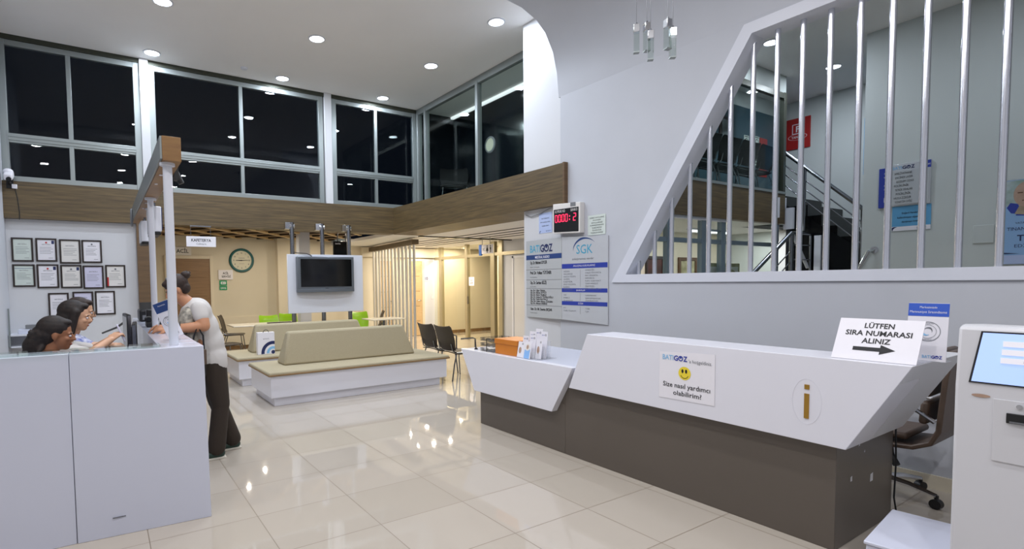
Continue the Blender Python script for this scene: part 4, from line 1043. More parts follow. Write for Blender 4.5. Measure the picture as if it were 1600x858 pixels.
part('rim', MB().lathe([(R0*.80, .0), (R0, .0), (R0, .03), (R0*.94, .05), (R0*.82, .045), (R0*.80, .03)], (cx, y, cz), 48, TR, True), 'teal', t)
part('dial', MB().lathe([(R0*.81, .005), (R0*.81, .022)], (cx, y, cz), 48, TR), 'dial', t)
lettering('numerals', [(str(k), R0*.62*math.sin(math.radians(30*k)), R0*.62*math.cos(math.radians(30*k))-.017, .034, None, 'c', .01) for k in range(1, 13)], 'ink', t, (cx, y-.022, cz), UX, UZ)
shapes('hour_hand', [[(.01, -.012), (-.135, -.006), (-.135, .006), (.01, .012)]], 'ink', t, (cx, y-.024, cz), UX, UZ)
shapes('minute_hand', [[(-.02, -.008), (.19, .002), (.19, .008), (-.02, .01)]], 'ink', t, (cx, y-.025, cz), UX, UZ)
shapes('maker_mark', [rect(-.07, .05, .07, .06), rect(-.06, -.08, .06, -.075)], 'ink_soft', t, (cx, y-.022, cz), UX, UZ)
# corridor signs
t = thing('toilet_sign', 'projecting toilet sign with blue end and two figures in the corridor', 'sign', (7.2, 9.45, 2.14))
part('panel', MB().box(7.19, 9.19, 2.155, 7.21, 9.69, 2.355), 'paper', t, .003)
part('blue_end', MB().box(7.185, 9.59, 2.12, 7.215, 9.70, 2.365), 'toilet_blue', t, .01)
O = (7.19, 9.69, 2.155)
lettering('lettering', [('WC', .13, .06, .075, .10)], 'ink', t, O, RX, UZ)
def figure(x, skirt): return [disc(x, .165, .018, 14), rect(x-.022, .085, x+.022, .14), rect(x-.018, .02, x-.003, .085), rect(x+.003, .02, x+.018, .085)] + ([[(x-.045, .06), (x+.045, .06), (x+.02, .13), (x-.02, .13)]] if skirt else [])
shapes('figure', figure(.30, 1), 'ink', t, O, RX, UZ); shapes('figure', figure(.42, 0), 'ink', t, O, RX, UZ)
part('hanger', MB().cyl((7.2, 9.3, 2.355), (7.2, 9.3, 2.523), .006).cyl((7.2, 9.58, 2.355), (7.2, 9.58, 2.523), .006), 'steel', t)
t = thing('door_sign', 'small white rounded sign on the glass corridor door', 'sign', (8.19, 11.38, 1.45))
part('panel', MB().box(8.185, 11.26, 1.43, 8.195, 11.50, 1.66), 'paper', t, .02)
lettering('lettering', [('GÖZ', .12, .12, .04, .10, 'c'), ('LAZER', .12, .05, .045, .14, 'c')], 'ink', t, (8.185, 11.50, 1.43), RX, UZ)
t = thing('room_number', 'small square room number sign on the white corridor wall panel', 'sign', (7.95, 13.25, 1.57))
part('panel', MB().box(7.86, 13.25, 1.575, 7.99, 13.259, 1.72), 'paper_lilac', t)
lettering('lettering', [('10', .065, .03, .085, .10, 'c', .02)], 'navy_dark', t, (7.86, 13.25, 1.575), UX, UZ)
single('light_switch', MB().box(8.08, 13.25, 1.05, 8.16, 13.26, 1.13), 'paper', 'small white light switch on the corridor wall panel', 'switch', bevel=.003)
for x, w in ((6.0, .3), (7.0, .35), (7.85, .3)):
    pass

# ================================================================== stairwell
# wall directory and posters on plane X = 9.6
X = 9.6
t = thing('directory_board', 'floor directory board with blue numbered tabs on the stairwell wall', 'sign', (X, 2.85, 2.54))
part('plate', MB().box(9.575, 2.585, 2.54, 9.598, 3.04, 3.13), 'silver_panel_light', t, .003)
part('tab_panel', MB().box(9.57, 3.02, 2.535, 9.597, 3.16, 3.10), 'blue_ink', t, .003)
part('list_panel', MB().prism([(9.571, 3.0, 2.56), (9.55, 2.79, 2.56), (9.571, 2.60, 2.56)], (0, 0, .47)), 'silver_panel', t)
shapes('header_tab', [[(.46, .49), (.575, .49), (.575, .59), (.49, .59), (.465, .56)]], 'blue_ink', t, (9.574, 3.16, 2.54), RX, UZ, .002)
bati(t, (9.574, 3.16, 2.54), .15, .515, .045, RX, UZ, .25, 'light_cyan', 'navy_dark')
lettering('tab_number', [('3', .06, .42, .07, .04), ('2', .06, .25, .07, .04), ('1', .065, .07, .07, .03)], 'paper', t, (9.57, 3.16, 2.54), RX, UZ, .002)
Ul = Vector((-.021, -.21, 0))
rows = ['AMELİYATHANE', 'EXCİMER LAZER', 'GÖZLEM ODASI', 'POLİKLİNİK', 'TETKİK ODALARI', 'POLİKLİNİK', 'HALKLA İLİŞKİLER', 'YÖNETİM OFİSİ']
lettering('lettering', [(s, .02+.012*(i % 3), .42-.057*i, .030, .17+.03*(len(s) > 11)) for i, s in enumerate(rows)], 'ink', t, (9.570, 3.0, 2.56), Ul, UZ, .003)
lettering('lettering', [('kat', .52, .525, .03, .05)], 'paper', t, (9.574, 3.16, 2.54), RX, UZ, .003)
t = thing('notice', 'light blue notice with three lines below the stairwell directory', 'notice', (X, 2.79, 2.18))
part('sheet', MB().box(9.59, 2.575, 2.19, 9.598, 3.0, 2.535), 'sky_blue', t)
shapes('footer', [rect(0, 0, .425, .06)], 'paper', t, (9.59, 3.0, 2.19), RX, UZ)
shapes('swoosh', arc(.06, .0, .05, .075, 90, 185, 8, True), 'navy_dark', t, (9.59, 3.0, 2.19), RX, UZ, .002)
lettering('lettering', [('Değerli Hastalarımız', .22, .235, .025, .22, 'c', .015), ('kullanılmayan eşyalarınızı', .21, .175, .025, .30, 'c', .015), ('danışmaya bırakınız', .22, .115, .025, .22, 'c', .015)], 'ink', t, (9.59, 3.0, 2.19), RX, UZ)
lettering('lettering', [('BATIGÖZ', .28, .018, .025, .1)], 'navy_dark', t, (9.59, 3.0, 2.19), RX, UZ)
single('wall_plate', MB().box(9.585, 1.955, 1.96, 9.6, 2.15, 2.19), 'hall_wall', 'blank pale cover plate on the stairwell wall left of the portrait poster', 'plate', bevel=.003)
t = thing('poster', 'blue poster with an elderly person portrait at the right edge of the stairwell', 'poster', (X, 1.6, 1.68))
part('glass_backing', MB().box(9.586, 1.30, 1.675, 9.598, 1.90, 2.725), 'acrylic', t)
part('sheet', MB().box(9.58, 1.30, 1.68, 9.586, 1.87, 2.715), 'poster_blue', t)
O = (9.58, 1.87, 1.68)
shapes('photo_background', [rect(0, .80, .57, 1.03), [(x_, y_) for x_, y_ in disc(.25, .80, .25, 32, .22) if y_ <= .801]], 'poster_photo', t, O, RX, UZ)
shapes('portrait_coat', [[(.02, .70), (.05, .76), (.12, .74), (.14, .62), (.06, .63)], [(.10, .60), (.14, .72), (.36, .72), (.42, .62), (.25, .585)]], 'blue_ink', t, O, RX, UZ, .002)
shapes('portrait_scarf', [[(.09, .62), (.13, .72), (.34, .73), (.40, .63), (.25, .59)]], 'poster_scarf', t, O, RX, UZ, .003)
shapes('portrait_head', [disc(.19, .855, .115, 28, .155)], 'face_tone', t, O, RX, UZ, .004)
shapes('portrait_features', [rect(.11, .87, .155, .882), rect(.20, .87, .25, .882), rect(.15, .775, .215, .785), [(.165, .805), (.195, .805), (.178, .865)]], 'frame_wood', t, O, RX, UZ, .005)
lettering('lettering', [('VATANDAŞIN', .10, .495, .025, .2), ('TINANIN Ö', .03, .415, .042, .27), ('EDİLMELİ', .10, .205, .04, .26)], 'navy_dark', t, O, RX, UZ, .002)
lettering('lettering', [('TEDAVİ', .12, .285, .075, .34, 'l', .02)], 'navy_dark', t, O, RX, UZ, .002)
shapes('footer', [rect(0, 0, .57, .11)], 'paper_blue', t, O, RX, UZ, .0015)
shapes('swoosh', [[(.0, .145), (.15, .128), (.0, .125)]], 'navy_dark', t, O, RX, UZ, .002)
t = thing('wall_frame', 'narrow blue framed sign at the corner edge of the stairwell wall', 'sign', (12, 3.6, 3.0))
part('panel', MB().box(11.97, 3.7, 3.43, 11.99, 4.20, 4.47), 'light_cyan', t, .02)
part('swoosh', MB().box(11.965, 3.8, 3.48, 11.97, 4.16, 3.52), 'navy_dark', t)
# chrome handrail on the near corner
t = thing('handrail', 'short chrome handrail end fixed to the stairwell wall below the directory', 'handrail', (9.5, 3.3, 1.5))
part('rail', MB().cyl((9.52, 3.45, 1.45), (9.52, 3.24, 1.925), .03), 'chrome', t)
part('bracket', MB().cyl((9.52, 3.24, 1.92), (9.6, 3.20, 1.935), .018).cyl((9.59, 3.20, 1.935), (9.6, 3.20, 1.935), .05), 'chrome', t)
# staircase along the far wall
t = thing('staircase', 'black granite staircase climbing along the far stairwell wall to the mezzanine', 'stairs', (11.2, 3.5, 0))
steps = [(5.56, 4.86, 3.03), (4.86, 4.51, 2.83), (4.51, 4.29, 2.63), (4.29, 4.05, 2.43), (4.05, 3.80, 2.23), (3.80, 3.55, 2.03), (3.55, 3.30, 1.83), (3.30, 3.05, 1.63), (3.05, 2.8, 1.43), (2.8, 2.55, 1.23), (2.55, 2.3, 1.03), (2.3, 2.05, .83), (2.05, 1.8, .63), (1.8, 1.55, .43), (1.55, 1.3, .23)]
for ya, yb, z in steps: part('step', MB().box(10.58, yb, 0 if z < 3.0 else 2.7, 11.99, ya, z), 'granite', t, .004)
part('side_panel', MB().prism([(10.54, 4.84, 2.86), (10.54, 4.84, .02), (10.54, 1.3, .02), (10.54, 1.3, .2)], (.035, 0, 0)), 'granite', t)
part('pillar', MB().box(10.49, 4.26, 0, 10.54, 4.36, 2.27), 'trim_white', t)
part('stringer_end', MB().box(10.48, 4.70, 2.42, 10.535, 4.86, 2.80), 'trim_white', t)
part('landing_edge', MB().box(10.37, 4.86, 2.55, 10.58, 5.56, 3.0), 'trim_white', t)
t = thing('stair_railing', 'steel railing with thin rods descending beside the mezzanine glass', 'railing', (10.45, 4.5, 2.9))
a, b = Vector((10.43, 4.86, 3.81)), Vector((10.43, 3.6, 2.60))
part('handrail', MB().cyl(a, b, .032), 'steel', t)
for dz in (.22, .38, .57): part('rod', MB().cyl(a-Vector((0, 0, dz)), b-Vector((0, 0, dz)), .010), 'steel', t)
for y in (4.84, 4.50, 3.65):
    z = 3.81 - (4.86-y)*1.21/1.26; part('post', MB().cyl((10.43, y, z-1.1), (10.43, y, z), .022), 'steel', t)
t = thing('lower_railing', 'steel railing rising towards the landing behind the bars', 'railing', (9.3, 4.4, 1.0))
a, b = Vector((8.3, 4.42, 1.45)), Vector((9.80, 4.42, 2.29))
part('handrail', MB().cyl(a, b, .035), 'steel', t)
for dz in (.30, .48, .66): part('rod', MB().cyl(a-Vector((0, 0, dz)), b-Vector((0, 0, dz)), .010), 'steel', t)
part('post', MB().cyl((9.82, 4.42, 0), (9.82, 4.42, 2.3), .035), 'steel', t); part('post', MB().cyl((8.4, 4.42, 0), (8.4, 4.42, 1.5), .03), 'steel', t)
t = thing('landing_railing', 'level steel railing with three rods between the posts at the stair landing', 'railing', (10.1, 4.42, 1.2))
part('handrail', MB().cyl((9.86, 4.42, 2.30), (10.5, 4.42, 2.30), .03), 'steel', t)
for z in (2.10, 1.85, 1.62): part('rod', MB().cyl((9.86, 4.42, z), (10.5, 4.42, z), .011), 'steel', t)
part('post', MB().cyl((10.5, 4.42, 0), (10.5, 4.42, 2.32), .022), 'steel', t)
part('brace', MB().cyl((9.95, 4.46, 2.28), (10.5, 4.46, 1.72), .028), 'trim_white', t)
# red sign on the far wall
t = thing('red_sign', 'red wall sign with a white extinguisher emblem beyond the mezzanine glass', 'sign', (12, 5.3, 4.1))
part('panel', MB().box(11.975, 5.09, 4.145, 11.998, 5.55, 4.76), 'red_sign', t, .004)
O = (11.975, 5.55, 4.145)
shapes('emblem', [rect(.13, .30, .145, .50), rect(.31, .30, .325, .50), rect(.13, .30, .325, .315), rect(.13, .485, .325, .50)], 'paper', t, O, RX, UZ)
lettering('lettering', [('F', .2, .34, .12, .07, 'l', .02)], 'paper', t, O, RX, UZ)
lettering('lettering', [('YANGIN', .23, .215, .05, .22, 'c', .015)], 'paper', t, O, RX, UZ)
shapes('outline', arc(.23, .24, .165, .175, 0, 360, 28, False, .35), 'paper', t, O, RX, UZ)
# white light tube on the stairwell beam
single('wall_light', MB().cyl((10.06, 4.76, 2.60), (10.06, 4.76, 2.95), .03), 'trim_white', 'short white vertical tube fixed on the wooden stairwell beam', 'light')
# pictures in the warm room
def picture(label, x0, z1, x1, z0, y, fm, pm, f=.05, mat_=None):
    t = thing('framed_picture', label, 'picture', ((x0+x1)/2, y-.02, z0))
    part('frame', MB().box(x0, y-.04, z0, x0+f, y-.001, z1).box(x1-f, y-.04, z0, x1, y-.001, z1).box(x0+f, y-.04, z0, x1-f, y-.001, z0+f).box(x0+f, y-.04, z1-f, x1-f, y-.001, z1), fm, t, .004)
    if mat_:
        part('mount', MB().box(x0+f, y-.018, z0+f, x1-f, y-.004, z1-f), mat_, t)
        f2 = f+.10; part('picture', MB().box(x0+f2, y-.022, z0+f2, x1-f2, y-.018, z1-f2), pm, t)
    else: part('picture', MB().box(x0+f, y-.02, z0+f, x1-f, y-.004, z1-f), pm, t)
    return t
picture('dark red framed picture at far left behind the bars', 9.16, 2.01, 9.75, 1.25, 6.8, 'frame_dark', 'painting_a', .06)
picture('small framed landscape picture, second from left behind the bars', 10.24, 2.0, 10.89, 1.3, 6.8, 'frame_wood', 'painting_b', .07)
picture('large landscape painting in a wooden frame behind the bars under the beam', 12.4, 2.25, 13.86, 1.2, 6.8, 'frame_dark', 'painting_c', .10, 'painting_b')
t = thing('easel_picture', 'pale framed picture with an arch drawing standing low behind the bars', 'picture', (8.8, 4.98, 0))
part('frame', MB().box(8.32, 5.0, 1.1, 9.30, 5.03, 1.80), 'painting_b', t, .004)
part('sheet', MB().box(8.38, 4.993, 1.16, 9.24, 5.0, 1.74), 'paper_cream', t)
shapes('arch_drawing', arc(.62, .28, .20, .26, 0, 180, 18), 'painting_b', t, (8.38, 4.993, 1.16), UX, UZ, .002)
part('stand', MB().cyl((8.5, 5.05, 0), (8.5, 5.02, 1.15), .02), 'frame_wood', t); part('stand', MB().cyl((9.1, 5.05, 0), (9.1, 5.02, 1.15), .02), 'frame_wood', t)
t = thing('ceiling_light', 'long fluorescent ceiling light in the warm room under the stairwell beam', 'light', (10.6, 6.2, 2.5))
part('housing', MB().box(9.6, 6.08, 2.49, 11.0, 6.2, 2.522), 'trim_white', t); part('tube', MB().cyl((9.65, 6.14, 2.475), (10.95, 6.14, 2.475), .02), 'tube_glow', t)
# ------------------------------------------------------------------ mezzanine room
mz = shell_chair('mezzanine_chair', 'black chair behind the mezzanine glass, rightmost of the row with visible leg', 'mezz_black', 'steel', .58, group='black chairs behind the mezzanine glass')
for k, lb in ((1, 'black chair behind the mezzanine glass, second from the right'), (2, 'black chair behind the mezzanine glass, third from the right'), (3, 'black chair behind the mezzanine glass, leftmost behind the slanted frame')):
    dup(mz, (10.12-.60*k, 5.22, 3.03), 0, lb)
mz.location = (10.12, 5.22, 3.03)
mc = dup(mz, (6.08, 9.0, 3.03), 2.6, 'dark chair seen through the side mezzanine glass above the beam')
c = thing('wall_clock', 'round dim clock on the dark mezzanine wall behind the side glass', 'clock', (6.55, 9.3, 4.2))
TY = Matrix.Rotation(-math.pi/2, 4, 'Y')
part('rim', MB().lathe([(.13, 0), (.16, 0), (.16, .02), (.13, .03)], (6.55, 8.42, 4.23), 32, TY, True), 'grey_plastic', c)
part('dial', MB().lathe([(.135, .0), (.135, .015)], (6.55, 8.42, 4.23), 32, TY), 'dial', c)
t = thing('framed_picture', 'dark framed picture on the mezzanine room wall at left', 'picture', (9.7, 5.56, 3.9))
part('frame', MB().box(9.60, 5.55, 3.92, 10.05, 5.578, 4.52), 'frame_dark', t, .004); part('picture', MB().box(9.66, 5.545, 3.98, 9.99, 5.55, 4.46), 'painting_d', t)
def safety(label, x, z):
    t = thing('safety_notice', label, 'notice', (x, 5.575, z), 0, 'safety notices in the mezzanine room')
    part('sheet', MB().box(x, 5.57, z, x+.17, 5.578, z+.26), 'paper_mint', t)
    shapes('print', arc(.085, .15, .045, .06, 0, 360, 18) + [rect(.02, .03, .15, .05), rect(.02, .23, .15, .245)], 'ink', t, (x, 5.57, z), UX, UZ)
for i, (x, z, lb) in enumerate(((10.45, 4.02, 'upper left safety notice of four in the mezzanine room'), (10.83, 4.05, 'upper right safety notice of four in the mezzanine room'), (10.45, 3.72, 'lower left safety notice of four in the mezzanine room'), (10.83, 3.75, 'lower right safety notice of four in the mezzanine room'))): safety(lb, x, z)
t = thing('poster', 'tall dark red poster in the mezzanine room right of the safety notices', 'poster', (11.1, 5.57, 3.6))
part('sheet', MB().box(11.02, 5.565, 3.55, 11.30, 5.578, 4.30), 'red_sign', t)
shapes('print', textlines(.04, .24, [.1, .15, .2, .25, .3, .4, .45], .02), 'paper', t, (11.02, 5.565, 3.55), UX, UZ)
# ================================================================== people
def hand(P, w, d, n, curl, side, L=1.0):
    """adds palm, four fingers and a thumb; d = pointing direction, n = palm normal, side = thumb side (+1/-1)"""
    w, d, n = Vector(w), Vector(d).normalized(), Vector(n).normalized(); s = d.cross(n).normalized()*side
    n = s.cross(d).normalized()*(1 if s.cross(d).dot(n) > 0 else -1)
    for k, (o, l) in enumerate(((.028, .072), (.010, .080), (-.010, .074), (-.028, .058))):
        o *= L; l *= L
        P.append((w + s*o*.55, .014*L, w + d*.075*L + s*o, .0115*L))
        a = w + d*.078*L + s*o
        c1, c2 = curl*.7, curl*1.6
        b = a + (d*math.cos(c1) + n*math.sin(c1))*l*.5
        c = b + (d*math.cos(c2) + n*math.sin(c2))*l*.5
        P.append((a, .0092*L, b, .0085*L)); P.append((b, .0085*L, c, .0072*L))
    t0 = w + d*.018*L + s*.022*L; t1 = t0 + (s*.75 + d*.6 + n*.25).normalized()*.038*L; t2 = t1 + (d*.9 + n*.35 + s*.05).normalized()*.032*L
    P.append((t0, .014*L, t1, .011*L)); P.append((t1, .0105*L, t2, .0085*L))
def head(P, c, f, u, k=1.0):
    """c centre of the skull, f facing, u up; adds skull, face, nose, lips, brow, ears"""
    c, f, u = Vector(c), Vector(f).normalized(), Vector(u); u = (u - f*u.dot(f)).normalized(); s = f.cross(u)
    R = Matrix((f, s, u)).transposed()
    q = lambda a, b, z: c + f*a*k + s*b*k + u*z*k
    e = lambda p, r: P.append((p, tuple(x*k for x in r), R))
    e(q(-.012, 0, .025), (.094, .074, .088)); e(q(.030, 0, -.035), (.058, .058, .075)); e(q(.052, 0, -.085), (.030, .034, .024))
    e(q(.070, 0, .010), (.018, .050, .010))                                    # brow
    P.append((q(.084, 0, .004), .0085*k, q(.104, 0, -.030), .0115*k))           # nose
    e(q(.094, 0, -.033), (.012, .017, .009))
    e(q(.080, 0, -.060), (.011, .022, .006)); e(q(.077, 0, -.070), (.011, .019, .007))   # lips
    for b in (-1, 1):
        e(q(.060, b*.036, -.028), (.022, .020, .018))                           # cheeks
        e(q(-.006, b*.074, -.010), (.018, .008, .030)); e(q(-.002, b*.071, -.038), (.008, .006, .010))
    return q, R
def face_parts(t, q, R, k=1.0):
    for b in (-1, 1):
        part('eye', MB().ball(q(.078, b*.030, -.006), (.010*k, .013*k, .007*k), R, 12), 'paper', t)
        part('iris', MB().ball(q(.0855, b*.030, -.006), (.0035*k, .006*k, .006*k), R, 10), 'ink', t)
        part('eyebrow', MB().ball(q(.083, b*.031, .014), (.006*k, .018*k, .0035*k), R, 10), 'hair', t)
    part('lips', MB().ball(q(.086, 0, -.0655), (.0075*k, .021*k, .0075*k), R, 12), 'lips', t)
def at(*p): return Vector(p)
# ---- the standing woman, facing the counter (-X)
t = thing('person', 'woman standing at the left counter in a white shirt and dark trousers, leaning forward', 'person', (.88, 5.12, 0))
B = []
q, R = head(B, (.535, 5.09, 1.515), (-.88, .02, -.45), (-.45, 0, .88), .96)
B += [(at(.56, 5.1, 1.45), .052, at(.645, 5.1, 1.37), .062)]
B += [(at(.68, 5.1, 1.28), (.12, .165, .15), Matrix.Rotation(.25, 3, 'Y')), (at(.735, 5.11, 1.08), (.135, .16, .19), None), (at(.80, 5.12, .90), (.125, .17, .13), None)]
SH = [(at(.69, 4.945, 1.345), .062, at(.715, 4.885, 1.20), .050), (at(.665, 5.255, 1.345), .062, at(.66, 5.33, 1.21), .050)]
B += SH
B += [(at(.715, 4.885, 1.20), .047, at(.60, 4.90, 1.188), .042), (at(.60, 4.90, 1.188), .042, at(.455, 4.96, 1.188), .028),
      (at(.66, 5.33, 1.21), .046, at(.57, 5.27, 1.19), .040), (at(.57, 5.27, 1.19), .040, at(.44, 5.13, 1.188), .027)]
hand(B, (.455, 4.96, 1.188), (-1, .22, .02), (.05, .5, -.85), .7, 1)
hand(B, (.44, 5.13, 1.188), (-.95, -.3, .05), (.05, -.5, -.85), .6, -1)
LEG = []
for y0, y1, ax in ((5.035, 5.02, .80), (5.205, 5.235, .975)):
    LEG += [(at(.80, y0, .86), .105, at(.845, (y0+y1)/2, .48), .072), (at(.845, (y0+y1)/2, .48), .066, at(ax, y1, .10), .042), (at(ax+.02, y1, .05), .035, at(ax-.10, y1, .035), .028)]
B += LEG
bpart('body', B, 'skin', t, .0055, 3)
face_parts(t, q, R, .96)
Hh = [(q(-.022, 0, .040), (.098, .080, .088), R), (q(-.06, 0, -.015), (.055, .068, .06), R), (q(.045, 0, .075), (.042, .055, .030), R)]
bpart('hair', Hh, 'hair_brown', t, .006, 3)
bun = q(-.125, 0, .075); bb = [(bun, (.040, .038, .036), None), (q(-.10, 0, .06), .028, bun, .03)]
for k in range(9): bb.append((bun, .012, bun + Vector((random.uniform(.0, .045), random.uniform(-.04, .04), random.uniform(-.02, .045))), .005))
bpart('hair_bun', bb, 'hair_brown', t, .005, 2)
part('hairband', MB().tube([q(.028, .078*math.cos(a), .028+.093*math.sin(a)) for a in [math.pi*k/14 for k in range(15)]], .005, 8), 'grey_plastic', t)
shirt = [(at(.685, 5.1, 1.285), (.133, .172, .155), Matrix.Rotation(.25, 3, 'Y')), (at(.738, 5.11, 1.13), (.140, .170, .20), None), (at(.775, 5.11, 1.02), (.140, .172, .18), None), (at(.80, 5.12, .92), (.136, .178, .13), None),
         (at(.655, 5.1, 1.37), .07, at(.69, 5.1, 1.33), .10),
         (at(.69, 4.95, 1.345), .070, at(.702, 4.915, 1.275), .066), (at(.665, 5.25, 1.345), .070, at(.662, 5.29, 1.28), .066),
         (at(.80, 5.04, .90), .12, at(.81, 5.04, .84), .115), (at(.80, 5.20, .90), .12, at(.81, 5.20, .84), .115)]
bpart('shirt', shirt, 'shirt_white', t, .008, 40)
bpart('shirt_front_print', [(at(.60, 5.02, 1.24), (.075, .115, .13), Matrix.Rotation(.25, 3, 'Y')), (at(.625, 5.0, 1.10), (.06, .11, .10), None)], 'shirt_print', t, .007, 4, 'grey patterned shirt front')
tr = []
for y0, y1, ax in ((5.035, 5.02, .80), (5.205, 5.235, .975)):
    tr += [(at(.80, y0, .86), .112, at(.85, (y0+y1)/2, .48), .078), (at(.85, (y0+y1)/2, .48), .074, at(ax+.005, y1, .10), .076)]
tr += [(at(.805, 5.12, .88), (.128, .178, .10), None)]
bpart('trousers', tr, 'trousers', t, .008, 4)
for y1, ax in ((5.02, .80), (5.235, .975)):
    sh = bpart('shoe', [(at(ax+.035, y1, .045), .040, at(ax-.09, y1, .036), .036), (at(ax-.09, y1, .036), .036, at(ax-.15, y1, .032), .028)], 'shoe_green', t, .005, 3)
    part('sole', MB().prism([(ax+.078, y1-.035, 0), (ax+.078, y1+.035, 0), (ax-.10, y1+.045, 0), (ax-.185, y1+.02, 0), (ax-.185, y1-.02, 0), (ax-.10, y1-.045, 0)], (0, 0, .018)), 'sole', sh, .004)
part('watch', MB().cyl((.53, 4.93, 1.188), (.492, 4.945, 1.188), .039, .037, 20).box(.50, 4.89, 1.205, .535, 4.915, 1.225), 'black', t)
single('pen', MB().cyl((.375, 5.04, 1.165), (.40, 5.03, 1.29), .005, n=8), 'trim_white', 'white pen held upright in the hand of the standing woman', 'pen')
bg = thing('handbag', 'dark shoulder bag hanging at the side of the standing woman by the counter', 'bag', (.66, 4.86, .78))
part('body', MB().box(.585, 4.80, .76, .71, 4.87, 1.0), 'black', bg, .03)
part('flap', MB().box(.58, 4.79, .88, .715, 4.805, 1.01), 'leather', bg, .012)
part('strap', MB().tube([(.60, 4.83, 1.0), (.63, 4.85, 1.12), (.66, 4.86, 1.2), (.70, 4.85, 1.12), (.70, 4.83, 1.0)], .008, 6), 'black', bg)

# ---- seated staff, facing +X
def seated(label, hx, y, hz, skin, hairm, shirtm, k=.96, arms=None, long_hair=True, glasses=False, f=(1, -.05, -.12)):
    t = thing('person', label, 'person', (hx-.12, y, 0))
    B = []
    q, R = head(B, (hx, y, hz), f, (0, 0, 1), k)
    nx = hx-.05; zb = hz-.19; T = at(nx-.02, y, zb-.15)
    B += [(at(hx-.03, y, hz-.06), .050, at(nx-.02, y, zb+.02), .056), (T, (.10, .16, .15), None), (at(nx-.05, y, zb-.40), (.11, .15, .18), None), (at(nx-.07, y, .54), (.13, .17, .10), None)]
    for s in (-1, 1):
        B += [(at(nx-.05, y+s*.09, .53), .085, at(nx+.35, y+s*.10, .50), .062), (at(nx+.35, y+s*.10, .50), .058, at(nx+.30, y+s*.10, .09), .040), (at(nx+.30, y+s*.10, .045), .035, at(nx+.42, y+s*.10, .032), .028)]
    S2 = []
    for s, el, wr, dr in arms or ():
        sh = at(nx-.02, y+s*.165, zb-.07)
        B += [(sh, .052, at(*el), .040), (at(*el), .040, at(*wr), .027)]; S2 += [(sh, .066, sh.lerp(at(*el), .75), .056)]
        hand(B, wr, dr, (0, -s*.4, -.9), .9, 1 if s < 0 else -1, .95)
    bpart('body', B, skin, t, .0065, 3)
    face_parts(t, q, R, k)
    H_ = [(q(-.026, 0, .040), (.100, .082, .090), R), (q(-.055, 0, -.01), (.065, .078, .08), R), (q(.040, 0, .085), (.040, .052, .026), R)]
    if long_hair: H_ += [(q(-.06, 0, -.02), .070, q(-.075, 0, -.15), .062)] + [(q(.0, b*.070, .035), .032, q(-.012, b*.080, -.12), .026) for b in (-1, 1)]
    else: H_ += [(q(-.08, 0, -.01), .072, q(-.125, 0, -.09), .066), (q(-.125, 0, -.09), .065, q(-.12, 0, -.18), .05)]
    if not long_hair:
        for i in range(26):
            a = q(-.10+random.uniform(-.05, .04), random.uniform(-.05, .05), -.08+random.uniform(-.08, .08)); H_.append((a, .022, a + Vector((random.uniform(-.045, .0), random.uniform(-.03, .03), random.uniform(-.05, .02))), .012))
    bpart('hair', H_, hairm, t, .006, 3)
    bpart('shirt', [(T, (.118, .178, .155), None), (at(nx-.05, y, zb-.40), (.128, .168, .20), None), (at(nx-.03, y-.13, zb-.06), .07, at(nx-.03, y+.13, zb-.06), .07)] + S2, shirtm, t, .008, 4)
    bpart('trousers', sum([[(at(nx-.05, y+s*.09, .53), .098, at(nx+.35, y+s*.10, .50), .076), (at(nx+.35, y+s*.10, .50), .072, at(nx+.305, y+s*.10, .11), .062)] for s in (-1, 1)], []), 'trousers', t, .01, 3)
    if glasses:
        part('glasses', MB().tube([q(.10, -.052, -.004), q(.103, -.03, -.022), q(.106, 0, 0), q(.103, .03, -.022), q(.10, .052, -.004), q(.10, .03, .010), q(.106, 0, .004), q(.10, -.03, .010), q(.10, -.052, -.004), q(.0, -.077, -.002)], .0025, 6), 'frame_wood', t)
    return t
seated('seated woman with dark curly tied-back hair nearest the counter front', -.275, 4.50, 1.222, 'skin_dark', 'hair', 'shirt_white', .98, long_hair=False,
       arms=((-1, (-.22, 4.30, .86), (-.02, 4.36, .80), (1, .1, -.1)), (1, (-.22, 4.70, .86), (-.02, 4.66, .80), (1, -.1, -.1))))
seated('seated woman with long dark hair in white, looking at the phone in her hands', -.185, 5.02, 1.315, 'skin_pale', 'hair', 'shirt_white', 1.0,
       arms=((-1, (-.10, 4.82, 1.03), (.035, 4.95, 1.12), (.6, .35, .5)), (1, (-.08, 5.24, 1.02), (.04, 5.11, 1.115), (.6, -.35, .5))))
seated('seated woman in a blue checked shirt and glasses, mostly behind the one with the phone', -.165, 5.66, 1.325, 'skin_pale', 'hair_brown', 'shirt_check', 1.0, glasses=True,
       arms=((-1, (-.10, 5.46, 1.03), (.05, 5.58, 1.02), (1, .05, -.1)), (1, (-.06, 5.88, .95), (.10, 5.80, .86), (1, 0, -.2))))
single('phone', MB().obox((.112, 5.03, 1.165), (.012, .075, .145), Matrix.Rotation(-.35, 3, 'Y')), 'paper_lilac', 'pale phone held up in the hands of a seated woman', 'phone', bevel=.004)
